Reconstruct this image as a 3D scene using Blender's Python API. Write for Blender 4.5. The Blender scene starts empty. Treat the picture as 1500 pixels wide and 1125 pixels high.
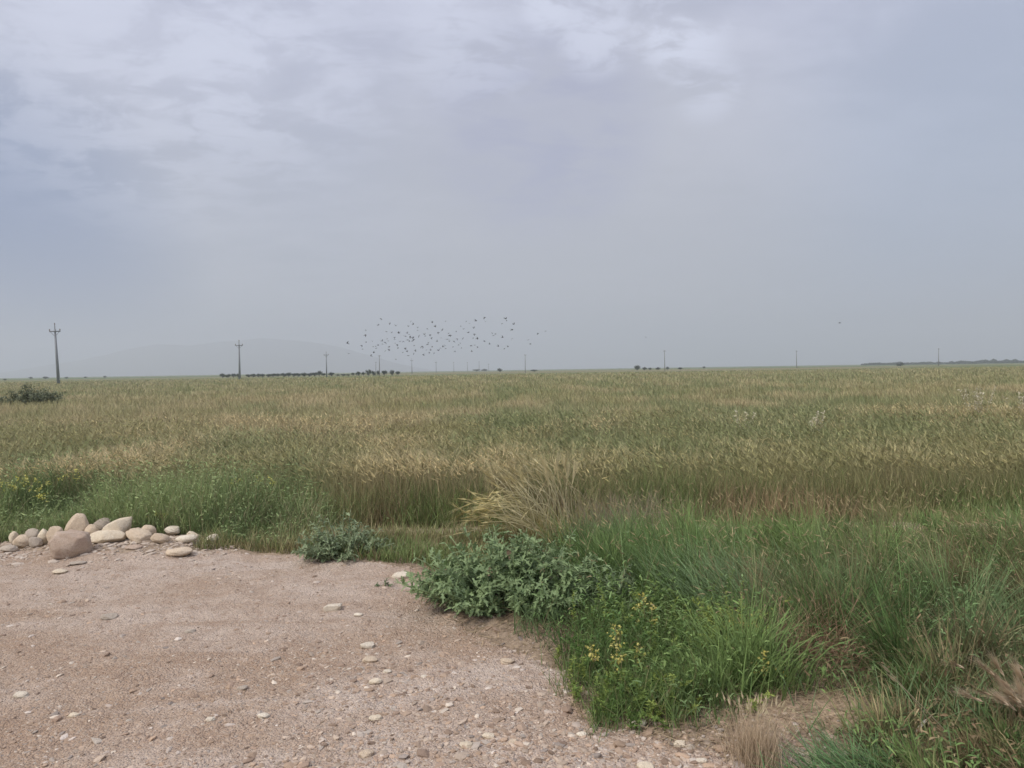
import bpy, math, random
import numpy as np
from mathutils import Matrix, Vector

SC = bpy.context.scene
C = SC.collection
rng = np.random.default_rng(11)
random.seed(11)
R = math.radians

# ------------------------------------------------------------------ camera
F = 1083.0                       # focal length in pixels of a 1500 px wide frame
CAMH = 1.6
PITCH, ROLL = R(1.11), R(0.90)
fwd = Vector((0, math.cos(PITCH), -math.sin(PITCH)))
rgt0 = Vector((1, 0, 0)); up0 = rgt0.cross(fwd)
rgt = rgt0 * math.cos(ROLL) - up0 * math.sin(ROLL)
upv = up0 * math.cos(ROLL) + rgt0 * math.sin(ROLL)
CP = Vector((0, 0, CAMH))
cam_d = bpy.data.cameras.new('camera'); cam = bpy.data.objects.new('camera', cam_d); C.objects.link(cam)
cam_d.sensor_width = 36; cam_d.lens = 36 * F / 1500; cam_d.clip_start = 0.05; cam_d.clip_end = 30000
M = Matrix((rgt, upv, -fwd)).transposed().to_4x4(); M.translation = CP
cam.matrix_world = M
SC.camera = cam

def ray(u, v):
    d = fwd + rgt * ((u - 750) / F) + upv * ((562.5 - v) / F)
    return d.normalized()
def G(u, v, z=0.0):
    """where the line of sight of a photo point meets height z"""
    d = ray(u, v); t = (z - CAMH) / d.z
    return CP + d * t
def D(u, v, dist):
    d = ray(u, v); return CP + d * (dist / d.y)

# ------------------------------------------------------------------ world
SUN_EL, SUN_AZ = R(48), R(235)
SC.view_settings.view_transform = 'Standard'; SC.view_settings.look = 'None'
SC.view_settings.exposure = 0.32; SC.view_settings.gamma = 1.0
SC.cycles.use_denoising = True
SC.cycles.max_bounces = 6; SC.cycles.diffuse_bounces = 3; SC.cycles.volume_bounces = 2
SC.cycles.transparent_max_bounces = 4; SC.cycles.glossy_bounces = 2; SC.cycles.transmission_bounces = 3

class NT:
    def __init__(self, tree): self.t = tree
    def n(self, kind, **kw):
        x = self.t.nodes.new(kind)
        for k, v in kw.items(): setattr(x, k, v)
        return x
    def link(self, a, b): self.t.links.new(a, b)
    def put(self, sock, v):
        if isinstance(v, bpy.types.NodeSocket): self.link(v, sock)
        else:
            if isinstance(v, (tuple, list)) and len(v) == 3 and sock.type == 'RGBA': v = (*v, 1)
            sock.default_value = v
    def math(self, op, a, b=0.0, c=0.0, clamp=False):
        x = self.n('ShaderNodeMath', operation=op, use_clamp=clamp)
        self.put(x.inputs[0], a); self.put(x.inputs[1], b); self.put(x.inputs[2], c); return x.outputs[0]
    def mix(self, f, a, b, mode='MIX'):
        x = self.n('ShaderNodeMix', data_type='RGBA', blend_type=mode, clamp_factor=True)
        self.put(x.inputs[0], f); self.put(x.inputs[6], a); self.put(x.inputs[7], b); return x.outputs[2]
    def rng(self, v, a, b, lo=0.0, hi=1.0, smooth=True):
        x = self.n('ShaderNodeMapRange', interpolation_type='SMOOTHSTEP' if smooth else 'LINEAR')
        self.put(x.inputs['Value'], v)
        for k, q in zip(('From Min', 'From Max', 'To Min', 'To Max'), (a, b, lo, hi)): x.inputs[k].default_value = q
        return x.outputs[0]
    def noise(self, vec, scale, detail=4, rough=0.55, dist=0.0):
        x = self.n('ShaderNodeTexNoise'); self.put(x.inputs['Vector'], vec)
        x.inputs['Scale'].default_value = scale; x.inputs['Detail'].default_value = detail
        x.inputs['Roughness'].default_value = rough; x.inputs['Distortion'].default_value = dist
        return x.outputs['Fac']

W = bpy.data.worlds.new("World"); SC.world = W; W.use_nodes = True
W.node_tree.nodes.clear(); w = NT(W.node_tree)
tc = w.n('ShaderNodeTexCoord'); dirv = tc.outputs['Generated']
sky = w.n('ShaderNodeTexSky'); sky.sky_type = 'NISHITA'; sky.sun_disc = False
sky.sun_elevation = SUN_EL; sky.sun_rotation = SUN_AZ; sky.dust_density = 4.0; sky.air_density = 1.0
sep = w.n('ShaderNodeSeparateXYZ'); w.link(dirv, sep.inputs[0])
dx, dy, dz = sep.outputs
el = w.math('MAXIMUM', dz, 0.0)
den = w.math('ADD', el, 0.16)
cmb = w.n('ShaderNodeCombineXYZ')
w.put(cmb.inputs[0], w.math('DIVIDE', dx, den)); w.put(cmb.inputs[1], w.math('DIVIDE', dy, den)); w.put(cmb.inputs[2], 3.1)
mp = w.n('ShaderNodeMapping'); w.link(cmb.outputs[0], mp.inputs[0]); mp.inputs['Rotation'].default_value = (0, 0, R(-12)); mp.inputs['Scale'].default_value = (0.95, 1.3, 1.0)
n1 = w.noise(mp.outputs[0], 0.9, 7, 0.58, 0.6)
n2 = w.noise(mp.outputs[0], 3.2, 8, 0.62, 0.5); n3 = w.noise(mp.outputs[0], 7.0, 8, 0.62, 0.7)
nn = w.math('ADD', w.math('MULTIPLY', n1, 0.6), w.math('ADD', w.math('MULTIPLY', n2, 0.27), w.math('MULTIPLY', n3, 0.13)))
def patch(u, v, deg0, deg1):
    d = ray(u, v)
    vm = w.n('ShaderNodeVectorMath', operation='DOT_PRODUCT'); w.link(dirv, vm.inputs[0]); vm.inputs[1].default_value = d
    return w.rng(vm.outputs['Value'], math.cos(R(deg1)), math.cos(R(deg0)))
S10 = 10.0
def k(c): return tuple(x * S10 for x in c)
clear = w.mix(w.rng(el, 0.0, 0.42), k((0.375, 0.405, 0.475)), k((0.45, 0.48, 0.585)))
cl_lo = w.mix(w.rng(el, 0.05, 0.45), k((0.375, 0.40, 0.47)), k((0.395, 0.415, 0.53)))
cl_hi = w.mix(w.rng(el, 0.05, 0.45), k((0.43, 0.45, 0.52)), k((0.56, 0.58, 0.705)))
f = w.rng(nn, 0.37, 0.63)
cl = w.mix(f, cl_lo, cl_hi)
cover = w.rng(nn, 0.30, 0.48)
skyc = w.mix(w.math('ADD', w.math('MULTIPLY', cover, 0.45), 0.55), clear, cl)
# thinner, bluer cover low on the left and over to the right
skyc = w.mix(w.math('MULTIPLY', patch(-90, 425, 3, 17), 0.92), skyc, k((0.155, 0.22, 0.40)))
skyc = w.mix(w.math('MULTIPLY', patch(1580, 330, 3, 24), 0.62), skyc, k((0.315, 0.38, 0.51)))
skyc = w.mix(w.math('MULTIPLY', patch(860, 380, 4, 22), 0.6), skyc, k((0.44, 0.445, 0.49)))
# a heavier bank and a few brighter breaks above it
pd = w.math('MULTIPLY', patch(790, 185, 1, 10), w.rng(n2, 0.38, 0.60, 0.4, 1.0))
skyc = w.mix(pd, skyc, k((0.36, 0.375, 0.50)))
for (u, v, a, b, s) in ((995, 38, 0.4, 4.2, 0.9), (870, 48, 0.3, 3.6, 0.75), (800, 12, 0.2, 2.2, 0.8), (1035, 125, 0.3, 3.0, 0.5), (690, 60, 1, 6, 0.45), (180, 60, 1, 14, 0.4), (420, 90, 1, 10, 0.3)):
    p = w.math('MULTIPLY', w.math('MULTIPLY', patch(u, v, a, b), w.rng(w.math('ADD', w.math('MULTIPLY', n2, .5), w.math('MULTIPLY', n3, .5)), 0.44, 0.55)), s)
    skyc = w.mix(p, skyc, k((0.64, 0.67, 0.80)))
# an overcast sky is brightest overhead
skyc = w.mix(1.0, skyc, w.mix(w.rng(dz, 0.5, 0.95), (1, 1, 1), (1.75, 1.7, 1.6)), 'MULTIPLY')
skyc = w.mix(0.12, skyc, sky.outputs[0])
bg = w.n('ShaderNodeBackground'); bg.inputs['Strength'].default_value = 0.1
w.link(skyc, bg.inputs['Color']); wo = w.n('ShaderNodeOutputWorld'); w.link(bg.outputs[0], wo.inputs['Surface'])
W.cycles.sampling_method = 'MANUAL'; W.cycles.sample_map_resolution = 512

sd = bpy.data.lights.new('sun', 'SUN'); sd.energy = 2.1; sd.angle = R(18); sd.color = (1.0, 0.94, 0.84)
so = bpy.data.objects.new('sun', sd); C.objects.link(so)
sdir = Vector((math.sin(SUN_AZ) * math.cos(SUN_EL), math.cos(SUN_AZ) * math.cos(SUN_EL), math.sin(SUN_EL)))
so.rotation_euler = sdir.to_track_quat('Z', 'Y').to_euler()

# ------------------------------------------------------------------ helpers
def vnoise(x, y, seed=0):
    t = np.random.default_rng(1000 + seed).random((256, 256))
    xi = np.floor(x).astype(int); yi = np.floor(y).astype(int)
    fx = x - xi; fy = y - yi; fx = fx * fx * (3 - 2 * fx); fy = fy * fy * (3 - 2 * fy)
    a = t[xi % 256, yi % 256]; b = t[(xi + 1) % 256, yi % 256]; c = t[xi % 256, (yi + 1) % 256]; d = t[(xi + 1) % 256, (yi + 1) % 256]
    return (a * (1 - fx) + b * fx) * (1 - fy) + (c * (1 - fx) + d * fx) * fy
def fbm(x, y, seed=0, o=4):
    s = 0; a = 0.5; q = 0
    for i in range(o):
        s = s + a * vnoise(x * 2 ** i + 17.3 * i, y * 2 ** i + 9.1 * i, seed + i); q += a; a *= 0.5
    return s / q
def sstep(x, a, b):
    t = np.clip((x - a) / (b - a), 0, 1); return t * t * (3 - 2 * t)
def lerp(a, b, t):
    t = np.asarray(t)[..., None]; return np.asarray(a) * (1 - t) + np.asarray(b) * t

class Buf:
    def __init__(self): self.V = []; self.T = []; self.C = []; self.n = 0
    def add(self, V, T, col):
        V = np.asarray(V, float).reshape(-1, 3); T = np.asarray(T, int).reshape(-1, 3)
        col = np.broadcast_to(np.asarray(col, float), V.shape) if np.ndim(col) < 2 else np.asarray(col, float).reshape(-1, 3)
        self.V.append(V); self.T.append(T + self.n); self.C.append(col); self.n += len(V)
    def build(self, name, mat, parent=None, origin=(0, 0, 0), smooth=True):
        V = np.concatenate(self.V) - np.asarray(origin); T = np.concatenate(self.T); col = np.concatenate(self.C)
        me = mesh_from(name, V, T, col, smooth); me.materials.append(mat)
        return link(name, me, parent)
def mesh_from(name, V, T, col=None, smooth=True):
    me = bpy.data.meshes.new(name)
    me.vertices.add(len(V)); me.vertices.foreach_set('co', np.ascontiguousarray(V, dtype=np.float32).ravel())
    m = len(T); me.loops.add(m * 3); me.loops.foreach_set('vertex_index', np.ascontiguousarray(T, dtype=np.int32).ravel())
    me.polygons.add(m); me.polygons.foreach_set('loop_start', np.arange(0, m * 3, 3, dtype=np.int32))
    me.polygons.foreach_set('use_smooth', np.full(m, smooth))
    if col is not None:
        a = me.attributes.new('Col', 'FLOAT_COLOR', 'POINT')
        a.data.foreach_set('color', np.concatenate([col, np.ones((len(col), 1))], 1).astype(np.float32).ravel())
    me.update(); return me
def link(name, me, parent=None):
    o = bpy.data.objects.new(name, me); C.objects.link(o)
    if parent is not None: o.parent = parent
    return o
def tag(o, label=None, cat=None, group=None, kind=None):
    if label: o['label'] = label
    if cat: o['category'] = cat
    if group: o['group'] = group
    if kind: o['kind'] = kind
    return o
def thing(name, label, cat, loc=(0, 0, 0), group=None):
    o = bpy.data.objects.new(name, None); C.objects.link(o); o.location = loc; o.empty_display_size = 0.1
    return tag(o, label, cat, group)

def unit(v): return v / np.maximum(np.linalg.norm(v, axis=-1, keepdims=True), 1e-9)

def blades(buf, P, H, Wd, yaw, lean, bend, c0, c1, nseg=3, taper=0.8, twist=1.2, tipc=None):
    """n curved tapering blades; returns tip points and tip directions"""
    P = np.asarray(P, float); n = len(P)
    H, Wd, yaw, lean, bend = [np.broadcast_to(np.asarray(q, float), (n,)) for q in (H, Wd, yaw, lean, bend)]
    c0 = np.broadcast_to(c0, (n, 3)); c1 = np.broadcast_to(c1, (n, 3))
    ps = yaw + np.pi / 2 + rng.uniform(-twist, twist, n)
    side = np.stack([np.cos(ps), np.sin(ps), np.zeros(n)], 1)
    hd = np.stack([np.cos(yaw), np.sin(yaw), np.zeros(n)], 1)
    cur = P.copy(); L = []; CC = []
    for i in range(nseg + 1):
        t = i / nseg
        wv = (Wd * (1 - taper * t))[:, None] * 0.5
        cc = c0 * (1 - t) + c1 * t
        if i < nseg: L += [cur - side * wv, cur + side * wv]; CC += [cc, cc]
        else: L += [cur]; CC += [cc]
        th = lean + bend * (t + 0.5 / nseg)
        dr = hd * np.sin(th)[:, None] + np.array([0, 0, 1.0]) * np.cos(th)[:, None]
        if i < nseg: cur = cur + dr * (H / nseg)[:, None]
    V = np.stack(L, 1); K = V.shape[1]
    T = []
    for i in range(nseg - 1):
        a = 2 * i; T += [(a, a + 1, a + 3), (a, a + 3, a + 2)]
    a = 2 * (nseg - 1); T.append((a, a + 1, a + 2))
    T = np.array(T)[None] + (np.arange(n) * K)[:, None, None]
    buf.add(V.reshape(-1, 3), T, np.stack(CC, 1).reshape(-1, 3))
    return cur, dr

def leaves(buf, P, Dr, L, Wd, ce, cm, nseg=5, lobe=0.35, droop=0.5, fold=0.25, up=None):
    """n folded lobed leaves from base P along direction Dr"""
    P = np.asarray(P, float); n = len(P); Dr = unit(np.asarray(Dr, float))
    L = np.broadcast_to(L, (n,)); Wd = np.broadcast_to(Wd, (n,)); ce = np.broadcast_to(ce, (n, 3)); cm = np.broadcast_to(cm, (n, 3))
    u0 = np.array([0, 0, 1.0]) + rng.normal(0, 0.35, (n, 3))
    S = unit(np.cross(Dr, u0)); N = unit(np.cross(S, Dr))
    mid = []; le = []; ri = []
    cur = P.copy(); d = Dr.copy()
    for i in range(nseg + 1):
        t = i / nseg
        mid.append(cur)
        if 0 < i < nseg:
            prof = math.sin(math.pi * t ** 0.75) * (1 + (lobe if i % 2 else -lobe))
            hw = (Wd * 0.5 * prof)[:, None]
            back = d * (Wd * 0.12 * (1 if i % 2 else -1))[:, None]
            jl = rng.uniform(0.75, 1.25, (n, 1)); jr = rng.uniform(0.75, 1.25, (n, 1))
            le.append(cur + S * hw * jl + N * hw * fold + back); ri.append(cur - S * hw * jr + N * hw * fold + back)
        cur = cur + d * (L / nseg)[:, None]
        d = unit(d - np.array([0, 0, 1.0]) * droop / nseg + rng.normal(0, 0.06, (n, 3)))
    m1 = nseg + 1; V = np.stack(mid + le + ri, 1); K = V.shape[1]
    T = []
    l0 = m1; r0 = m1 + nseg - 1
    T += [(0, l0, 1), (0, 1, r0)]
    for i in range(1, nseg - 1):
        T += [(i, l0 + i - 1, l0 + i), (i, l0 + i, i + 1), (i, r0 + i, r0 + i - 1), (i, i + 1, r0 + i)]
    i = nseg - 1; T += [(i, l0 + i - 1, i + 1), (i, i + 1, r0 + i - 1)]
    T = np.array(T)[None] + (np.arange(n) * K)[:, None, None]
    CC = np.concatenate([np.repeat(cm[:, None], m1, 1), np.repeat(ce[:, None], K - m1, 1)], 1)
    buf.add(V.reshape(-1, 3), T, CC.reshape(-1, 3))

def tube(buf, pts, rad, col, sides=6):
    pts = np.asarray(pts, float); n = len(pts); rad = np.broadcast_to(rad, (n,))
    d = unit(np.gradient(pts, axis=0)); a = np.array([0.31, 0.17, 0.93]) if abs(d[0][2]) < 0.9 else np.array([1.0, 0.1, 0])
    s = unit(np.cross(d, a)); b = np.cross(d, s)
    th = np.arange(sides) * 2 * np.pi / sides
    V = pts[:, None] + rad[:, None, None] * (s[:, None] * np.cos(th)[None, :, None] + b[:, None] * np.sin(th)[None, :, None])
    T = []
    for i in range(n - 1):
        for j in range(sides):
            q = (j + 1) % sides; A, B2, C2, D2 = i * sides + j, i * sides + q, (i + 1) * sides + q, (i + 1) * sides + j
            T += [(A, B2, C2), (A, C2, D2)]
    for j in range(1, sides - 1):
        T += [(0, j + 1, j), ((n - 1) * sides, (n - 1) * sides + j, (n - 1) * sides + j + 1)]
    buf.add(V.reshape(-1, 3), T, col)
def prism(buf, x0, x1, y0, y1, z0, z1, col, t=1.0):
    """box, its top scaled by t about the middle"""
    cx, cy = (x0 + x1) / 2, (y0 + y1) / 2; hx, hy = (x1 - x0) / 2, (y1 - y0) / 2
    V = [(cx + sx * hx * q, cy + sy * hy * q, z) for z, q in ((z0, 1), (z1, t)) for sx, sy in ((-1, -1), (1, -1), (1, 1), (-1, 1))]
    Q = [(3, 2, 1, 0), (4, 5, 6, 7), (0, 1, 5, 4), (1, 2, 6, 5), (2, 3, 7, 6), (3, 0, 4, 7)]
    T = [x for q in Q for x in ((q[0], q[1], q[2]), (q[0], q[2], q[3]))]
    buf.add(V, T, col)

# ------------------------------------------------------------------ materials
def newmat(name):
    m = bpy.data.materials.new(name); m.use_nodes = True; m.node_tree.nodes.clear(); return m, NT(m.node_tree)
def finish(t, bsdf, disp=None):
    o = t.n('ShaderNodeOutputMaterial'); t.link(bsdf, o.inputs['Surface'])
def principled(t, col, rough=0.85, normal=None, spec=0.25):
    b = t.n('ShaderNodeBsdfPrincipled'); t.put(b.inputs['Base Color'], col); t.put(b.inputs['Roughness'], rough)
    b.inputs['Specular IOR Level'].default_value = spec
    if normal is not None: t.link(normal, b.inputs['Normal'])
    return b
def bump(t, h, strength, dist):
    b = t.n('ShaderNodeBump'); t.link(h, b.inputs['Height']); b.inputs['Strength'].default_value = strength; b.inputs['Distance'].default_value = dist
    return b.outputs[0]
def vcol(t):
    a = t.n('ShaderNodeAttribute'); a.attribute_name = 'Col'; return a.outputs['Color']
def pos(t): return t.n('ShaderNodeNewGeometry').outputs['Position']

def foliage_mat(name, trans=0.18, rough=0.65, spec=0.2):
    m, t = newmat(name); c = vcol(t)
    c = t.mix(1.0, c, t.mix(t.noise(pos(t), 40, 2), (0.75, 0.75, 0.75), (1.25, 1.25, 1.25)), 'MULTIPLY')
    b = principled(t, c, rough, None, spec)
    tr = t.n('ShaderNodeBsdfTranslucent'); t.link(c, tr.inputs[0])
    mx = t.n('ShaderNodeMixShader'); mx.inputs[0].default_value = trans
    t.link(b.outputs[0], mx.inputs[1]); t.link(tr.outputs[0], mx.inputs[2]); finish(t, mx.outputs[0]); return m
LEAF = foliage_mat('leaf'); STRAW = foliage_mat('straw', 0.2, 0.6, 0.3)
def plain_vcol(name, rough=0.85, bs=0.0, scale=30):
    m, t = newmat(name); c = vcol(t); nz = t.noise(pos(t), scale, 5)
    c = t.mix(1.0, c, t.mix(nz, (0.8, 0.8, 0.8), (1.2, 1.2, 1.2)), 'MULTIPLY')
    finish(t, principled(t, c, rough, bump(t, nz, bs, 0.02) if bs else None).outputs[0]); return m
WOOD = plain_vcol('bark', 0.9); CONCRETE = plain_vcol('pole_concrete', 0.85); PEBBLE = plain_vcol('pebble', 0.85, 0.3, 120)
FEATHER = plain_vcol('feather', 0.8)
def rock_mat(name, c0, c1, c2, rough_bump=0.9):
    m, t = newmat(name); oc = t.n('ShaderNodeTexCoord').outputs['Object']
    oi = t.n('ShaderNodeObjectInfo').outputs['Random']
    a = t.noise(oc, 9, 6, 0.65, 0.4); b = t.noise(oc, 42, 5, 0.7); g = t.noise(oc, 150, 3, 0.65); dirt = t.noise(oc, 16, 6, 0.7, 0.8)
    c = t.mix(t.rng(a, 0.35, 0.65), c0, c1); c = t.mix(t.rng(b, 0.5, 0.72, 0, 0.75), c, c2)
    c = t.mix(t.rng(dirt, 0.54, 0.68, 0, 0.5), c, (0.33, 0.255, 0.19))
    c = t.mix(t.rng(g, 0.42, 0.7, 0, 0.5), c, tuple(x * 0.6 for x in c0))
    c = t.mix(1.0, c, t.mix(oi, (1.16, 1.17, 1.17), (1.44, 1.47, 1.48)), 'MULTIPLY')
    h = t.math('ADD', t.math('MULTIPLY', b, 0.6), t.math('MULTIPLY', g, 0.4))
    finish(t, principled(t, c, 0.92, bump(t, h, rough_bump, 0.016), 0.15).outputs[0]); return m
ROCK_PINK = rock_mat('rock_pink', (0.43, 0.32, 0.245), (0.50, 0.40, 0.32), (0.35, 0.255, 0.195), 1.2)
ROCK_PALE = rock_mat('rock_pale', (0.56, 0.475, 0.36), (0.48, 0.39, 0.285), (0.61, 0.54, 0.44))
ROCK_TAN = rock_mat('rock_tan', (0.47, 0.37, 0.27), (0.52, 0.425, 0.32), (0.40, 0.31, 0.23))
ROCK_WHITE = rock_mat('rock_white', (0.60, 0.53, 0.43), (0.52, 0.44, 0.34), (0.64, 0.58, 0.49), 0.8)
ROCK_GREY = rock_mat('rock_grey', (0.38, 0.32, 0.26), (0.32, 0.27, 0.22), (0.43, 0.37, 0.31))

# gravel lot surface
def gravel_mat():
    m, t = newmat('gravel_surface'); p = pos(t)
    big = t.noise(p, 0.55, 4, 0.6, 0.5); mid = t.noise(p, 4.5, 5, 0.65); fine = t.noise(p, 70, 4, 0.7)
    vo = t.n('ShaderNodeTexVoronoi'); t.link(p, vo.inputs['Vector']); vo.inputs['Scale'].default_value = 95
    vo2 = t.n('ShaderNodeTexVoronoi'); t.link(p, vo2.inputs['Vector']); vo2.inputs['Scale'].default_value = 38
    c = t.mix(t.rng(big, 0.38, 0.62), (0.421, 0.314, 0.228), (0.573, 0.480, 0.404))
    mpp = t.n('ShaderNodeMapping'); t.link(p, mpp.inputs[0]); mpp.inputs['Rotation'].default_value = (0, 0, R(-38)); mpp.inputs['Scale'].default_value = (0.35, 1.9, 1)
    trk = t.noise(mpp.outputs[0], 1.0, 4, 0.6, 0.3)
    c = t.mix(t.rng(trk, 0.5, 0.62, 0, 0.75), c, (0.620, 0.538, 0.468))
    c = t.mix(t.rng(trk, 0.36, 0.48, 0.75, 0), c, (0.386, 0.275, 0.193))
    c = t.mix(t.rng(mid, 0.4, 0.7, 0, 0.6), c, (0.333, 0.229, 0.158))
    sp = t.n('ShaderNodeSeparateColor'); t.link(vo.outputs['Color'], sp.inputs[0])
    c = t.mix(t.rng(sp.outputs[0], 0.0, 1.0, 0.0, 0.5, False), c, (0.304, 0.240, 0.205))
    c = t.mix(t.rng(sp.outputs[1], 0.72, 0.95, 0.0, 0.6), c, (0.50, 0.425, 0.35))
    c = t.mix(t.rng(fine, 0.45, 0.75, 0, 0.5), c, (0.19, 0.13, 0.092))
    crv = t.noise(p, 20, 6, 0.68, 0.6)
    c = t.mix(t.rng(crv, 0.30, 0.45, 0.6, 0), c, (0.235, 0.165, 0.12)); c = t.mix(t.rng(crv, 0.56, 0.68, 0, 0.45), c, (0.60, 0.52, 0.45))  # crevice shade painted into the colour where the noise runs low
    fine = t.math('ADD', t.math('MULTIPLY', fine, 0.5), t.math('MULTIPLY', crv, 1.4))
    h = t.math('ADD', t.math('MULTIPLY', fine, 0.5), t.math('ADD', t.math('MULTIPLY', vo.outputs['Distance'], -0.5), t.math('MULTIPLY', vo2.outputs['Distance'], -0.5)))
    c = t.mix(1.0, c, (1.09, 1.055, 1.015), 'MULTIPLY')
    finish(t, principled(t, c, 0.95, bump(t, h, 1.0, 0.02), 0.15).outputs[0]); return m
def soil_mat():
    m, t = newmat('soil'); p = pos(t)
    fine = t.noise(p, 45, 5, 0.7); mid = t.noise(p, 5, 5, 0.6)
    c = vcol(t)
    c = t.mix(1.0, c, t.mix(t.rng(mid, 0.3, 0.7), (0.75, 0.75, 0.75), (1.2, 1.2, 1.2)), 'MULTIPLY')
    c = t.mix(1.0, c, t.mix(t.rng(fine, 0.3, 0.7), (0.7, 0.7, 0.7), (1.25, 1.25, 1.25)), 'MULTIPLY')
    finish(t, principled(t, c, 0.95, bump(t, fine, 0.7, 0.02), 0.1).outputs[0]); return m

# ------------------------------------------------------------------ ground and gravel lot
bpx = [(-120, 806), (0, 806), (150, 818), (330, 810), (420, 816), (520, 832), (615, 838), (640, 890), (690, 935), (760, 955), (835, 985), (850, 1035), (900, 1068), (1000, 1090), (1080, 1100), (1160, 1088), (1215, 1110), (1290, 1170), (1400, 1330)]
bnd = np.array([[-9.0, 6.4]] + [list(G(u, v))[:2] for u, v in bpx] + [[2.2, 0.8], [5.5, -3.0]])
def bdist(x, y):
    """signed distance to the lot's edge, positive on the lot"""
    best = np.full(x.shape, 1e9); sg = np.ones(x.shape)
    for (a, b) in zip(bnd[:-1], bnd[1:]):
        e = b - a; L2 = e @ e
        t = np.clip(((x - a[0]) * e[0] + (y - a[1]) * e[1]) / L2, 0, 1)
        d = np.hypot(x - a[0] - t * e[0], y - a[1] - t * e[1])
        cr = e[0] * (y - a[1]) - e[1] * (x - a[0])
        m = d < best - 1e-9; best = np.where(m, d, best); sg = np.where(m, np.where(cr < 0, 1, -1), sg)
    return best * sg
def lotmask(x, y):
    return bdist(x, y) + 0.16 * (fbm(x * 2.5, y * 2.5, 40, 4) - 0.5)
def gz(x, y):
    r = np.hypot(x, y); near = 1 - sstep(r, 9, 14)
    z = near * (0.05 * (fbm(x * 0.6, y * 0.6, 3, 3) - 0.5) + 0.022 * (fbm(x * 5, y * 5, 5, 3) - 0.5) + 0.016 * (fbm(x * 15, y * 15, 8, 3) - 0.5))
    z = z + near * 0.05 * sstep(bdist(x, y), 0.3, -0.2) * sstep(fbm(x * 1.5, y * 1.5, 60, 3), 0.4, 0.7)
    z = z + sstep(r, 60, 400) * 0.5 * (fbm(x * 0.006, y * 0.006, 12, 3) - 0.5)
    return z
th = np.concatenate([np.arange(-180, -54, 6.0), np.arange(-54, 54, 0.28), np.arange(54, 180, 6.0)]) * math.pi / 180
rr = np.concatenate([[0.02, 0.5, 1.0, 1.5], np.arange(1.9, 9.2, 0.022), 9.2 * 1.032 ** np.arange(1, 208)])
TH, RR = np.meshgrid(th, rr, indexing='xy')
X = RR * np.sin(TH); Y = RR * np.cos(TH)
Z = gz(X, Y); nth, nr = len(th), len(rr)
ii, jj = np.meshgrid(np.arange(nr - 1), np.arange(nth), indexing='ij')
A = ii * nth + jj; B_ = ii * nth + (jj + 1) % nth; Cc = (ii + 1) * nth + (jj + 1) % nth; Dd = (ii + 1) * nth + jj
cxx = X[:-1]; cyy = Y[:-1]
lot = (lotmask(cxx + 0.01, cyy + 0.01) > 0) & (RR[:-1] < 25)
lot |= RR[:-1] < 1.2
quad = np.stack([A, Dd, Cc, B_], -1)
GV = np.stack([X, Y, Z], -1).reshape(-1, 3)
# soil colours: bare tan earth near the lot, brown litter under the plants, far fields in bands
xf, yf = GV[:, 0], GV[:, 1]; rf = np.hypot(xf, yf)
soil = lerp((0.155, 0.115, 0.075), (0.24, 0.18, 0.12), fbm(xf * 1.2, yf * 1.2, 21, 4))
bare_c = G(1195, 1060)
bare = np.exp(-(((xf - bare_c.x) / 0.42) ** 2 + ((yf - bare_c.y) / 0.16) ** 2) ** 1.5)
bare = np.maximum(bare, np.exp(-((yf - 7.32 + 0.02 * xf) / 0.16) ** 4) * sstep(xf, -1.6, -1.0) * (0.6 + 0.4 * fbm(xf * 3, yf * 3, 31)))
bk = G(628, 805); bare = np.maximum(bare, 0.8 * np.exp(-((xf - bk.x) / 0.25) ** 2 - ((yf - bk.y) / 0.25) ** 2))
soil = lerp(soil, (0.37, 0.285, 0.21), 0.8 * sstep(bdist(xf, yf) + .15 * (fbm(xf * 4, yf * 4, 44) - .5), -0.5, -0.02) * (rf < 12))
soil = lerp(soil, (0.43, 0.32, 0.22), np.clip(bare, 0, 1))
strip = np.exp(-((yf - 7.32 + 0.02 * xf) / 0.16) ** 4) * sstep(xf, -1.6, -1.0)
strip = strip * sstep(fbm(xf * 2, yf * 0, 33), .3, .55); soil = lerp(soil, (0.46, 0.39, 0.28), strip * 0.85)
ban = fbm(xf * 0.004, yf * 0.012, 71, 4)
far = lerp((0.155, 0.175, 0.075), (0.10, 0.15, 0.06), sstep(ban, 0.42, 0.6))
far = lerp(far, (0.22, 0.20, 0.11), sstep(fbm(xf * 0.003, yf * 0.01, 77, 3), 0.55, 0.7))
soil = lerp(soil, far, sstep(rf, 12, 60))
SOIL = soil_mat(); GRAV = gravel_mat()
def sub(name, mask, mat, col=None):
    q = quad[mask]; T = np.concatenate([q[:, [0, 1, 2]], q[:, [0, 2, 3]]])
    used, inv = np.unique(T, return_inverse=True)
    me = mesh_from(name, GV[used], inv.reshape(-1, 3), (soil if col is None else col)[used]); me.materials.append(mat)
    return tag(link(name, me), kind='structure')
o = sub('ground', ~lot, SOIL); o['label'] = 'flat brown and green farmland running out to the horizon'
o = sub('gravel_lot', lot, GRAV); o['label'] = 'pinkish beige compacted gravel ground in the left foreground'

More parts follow.
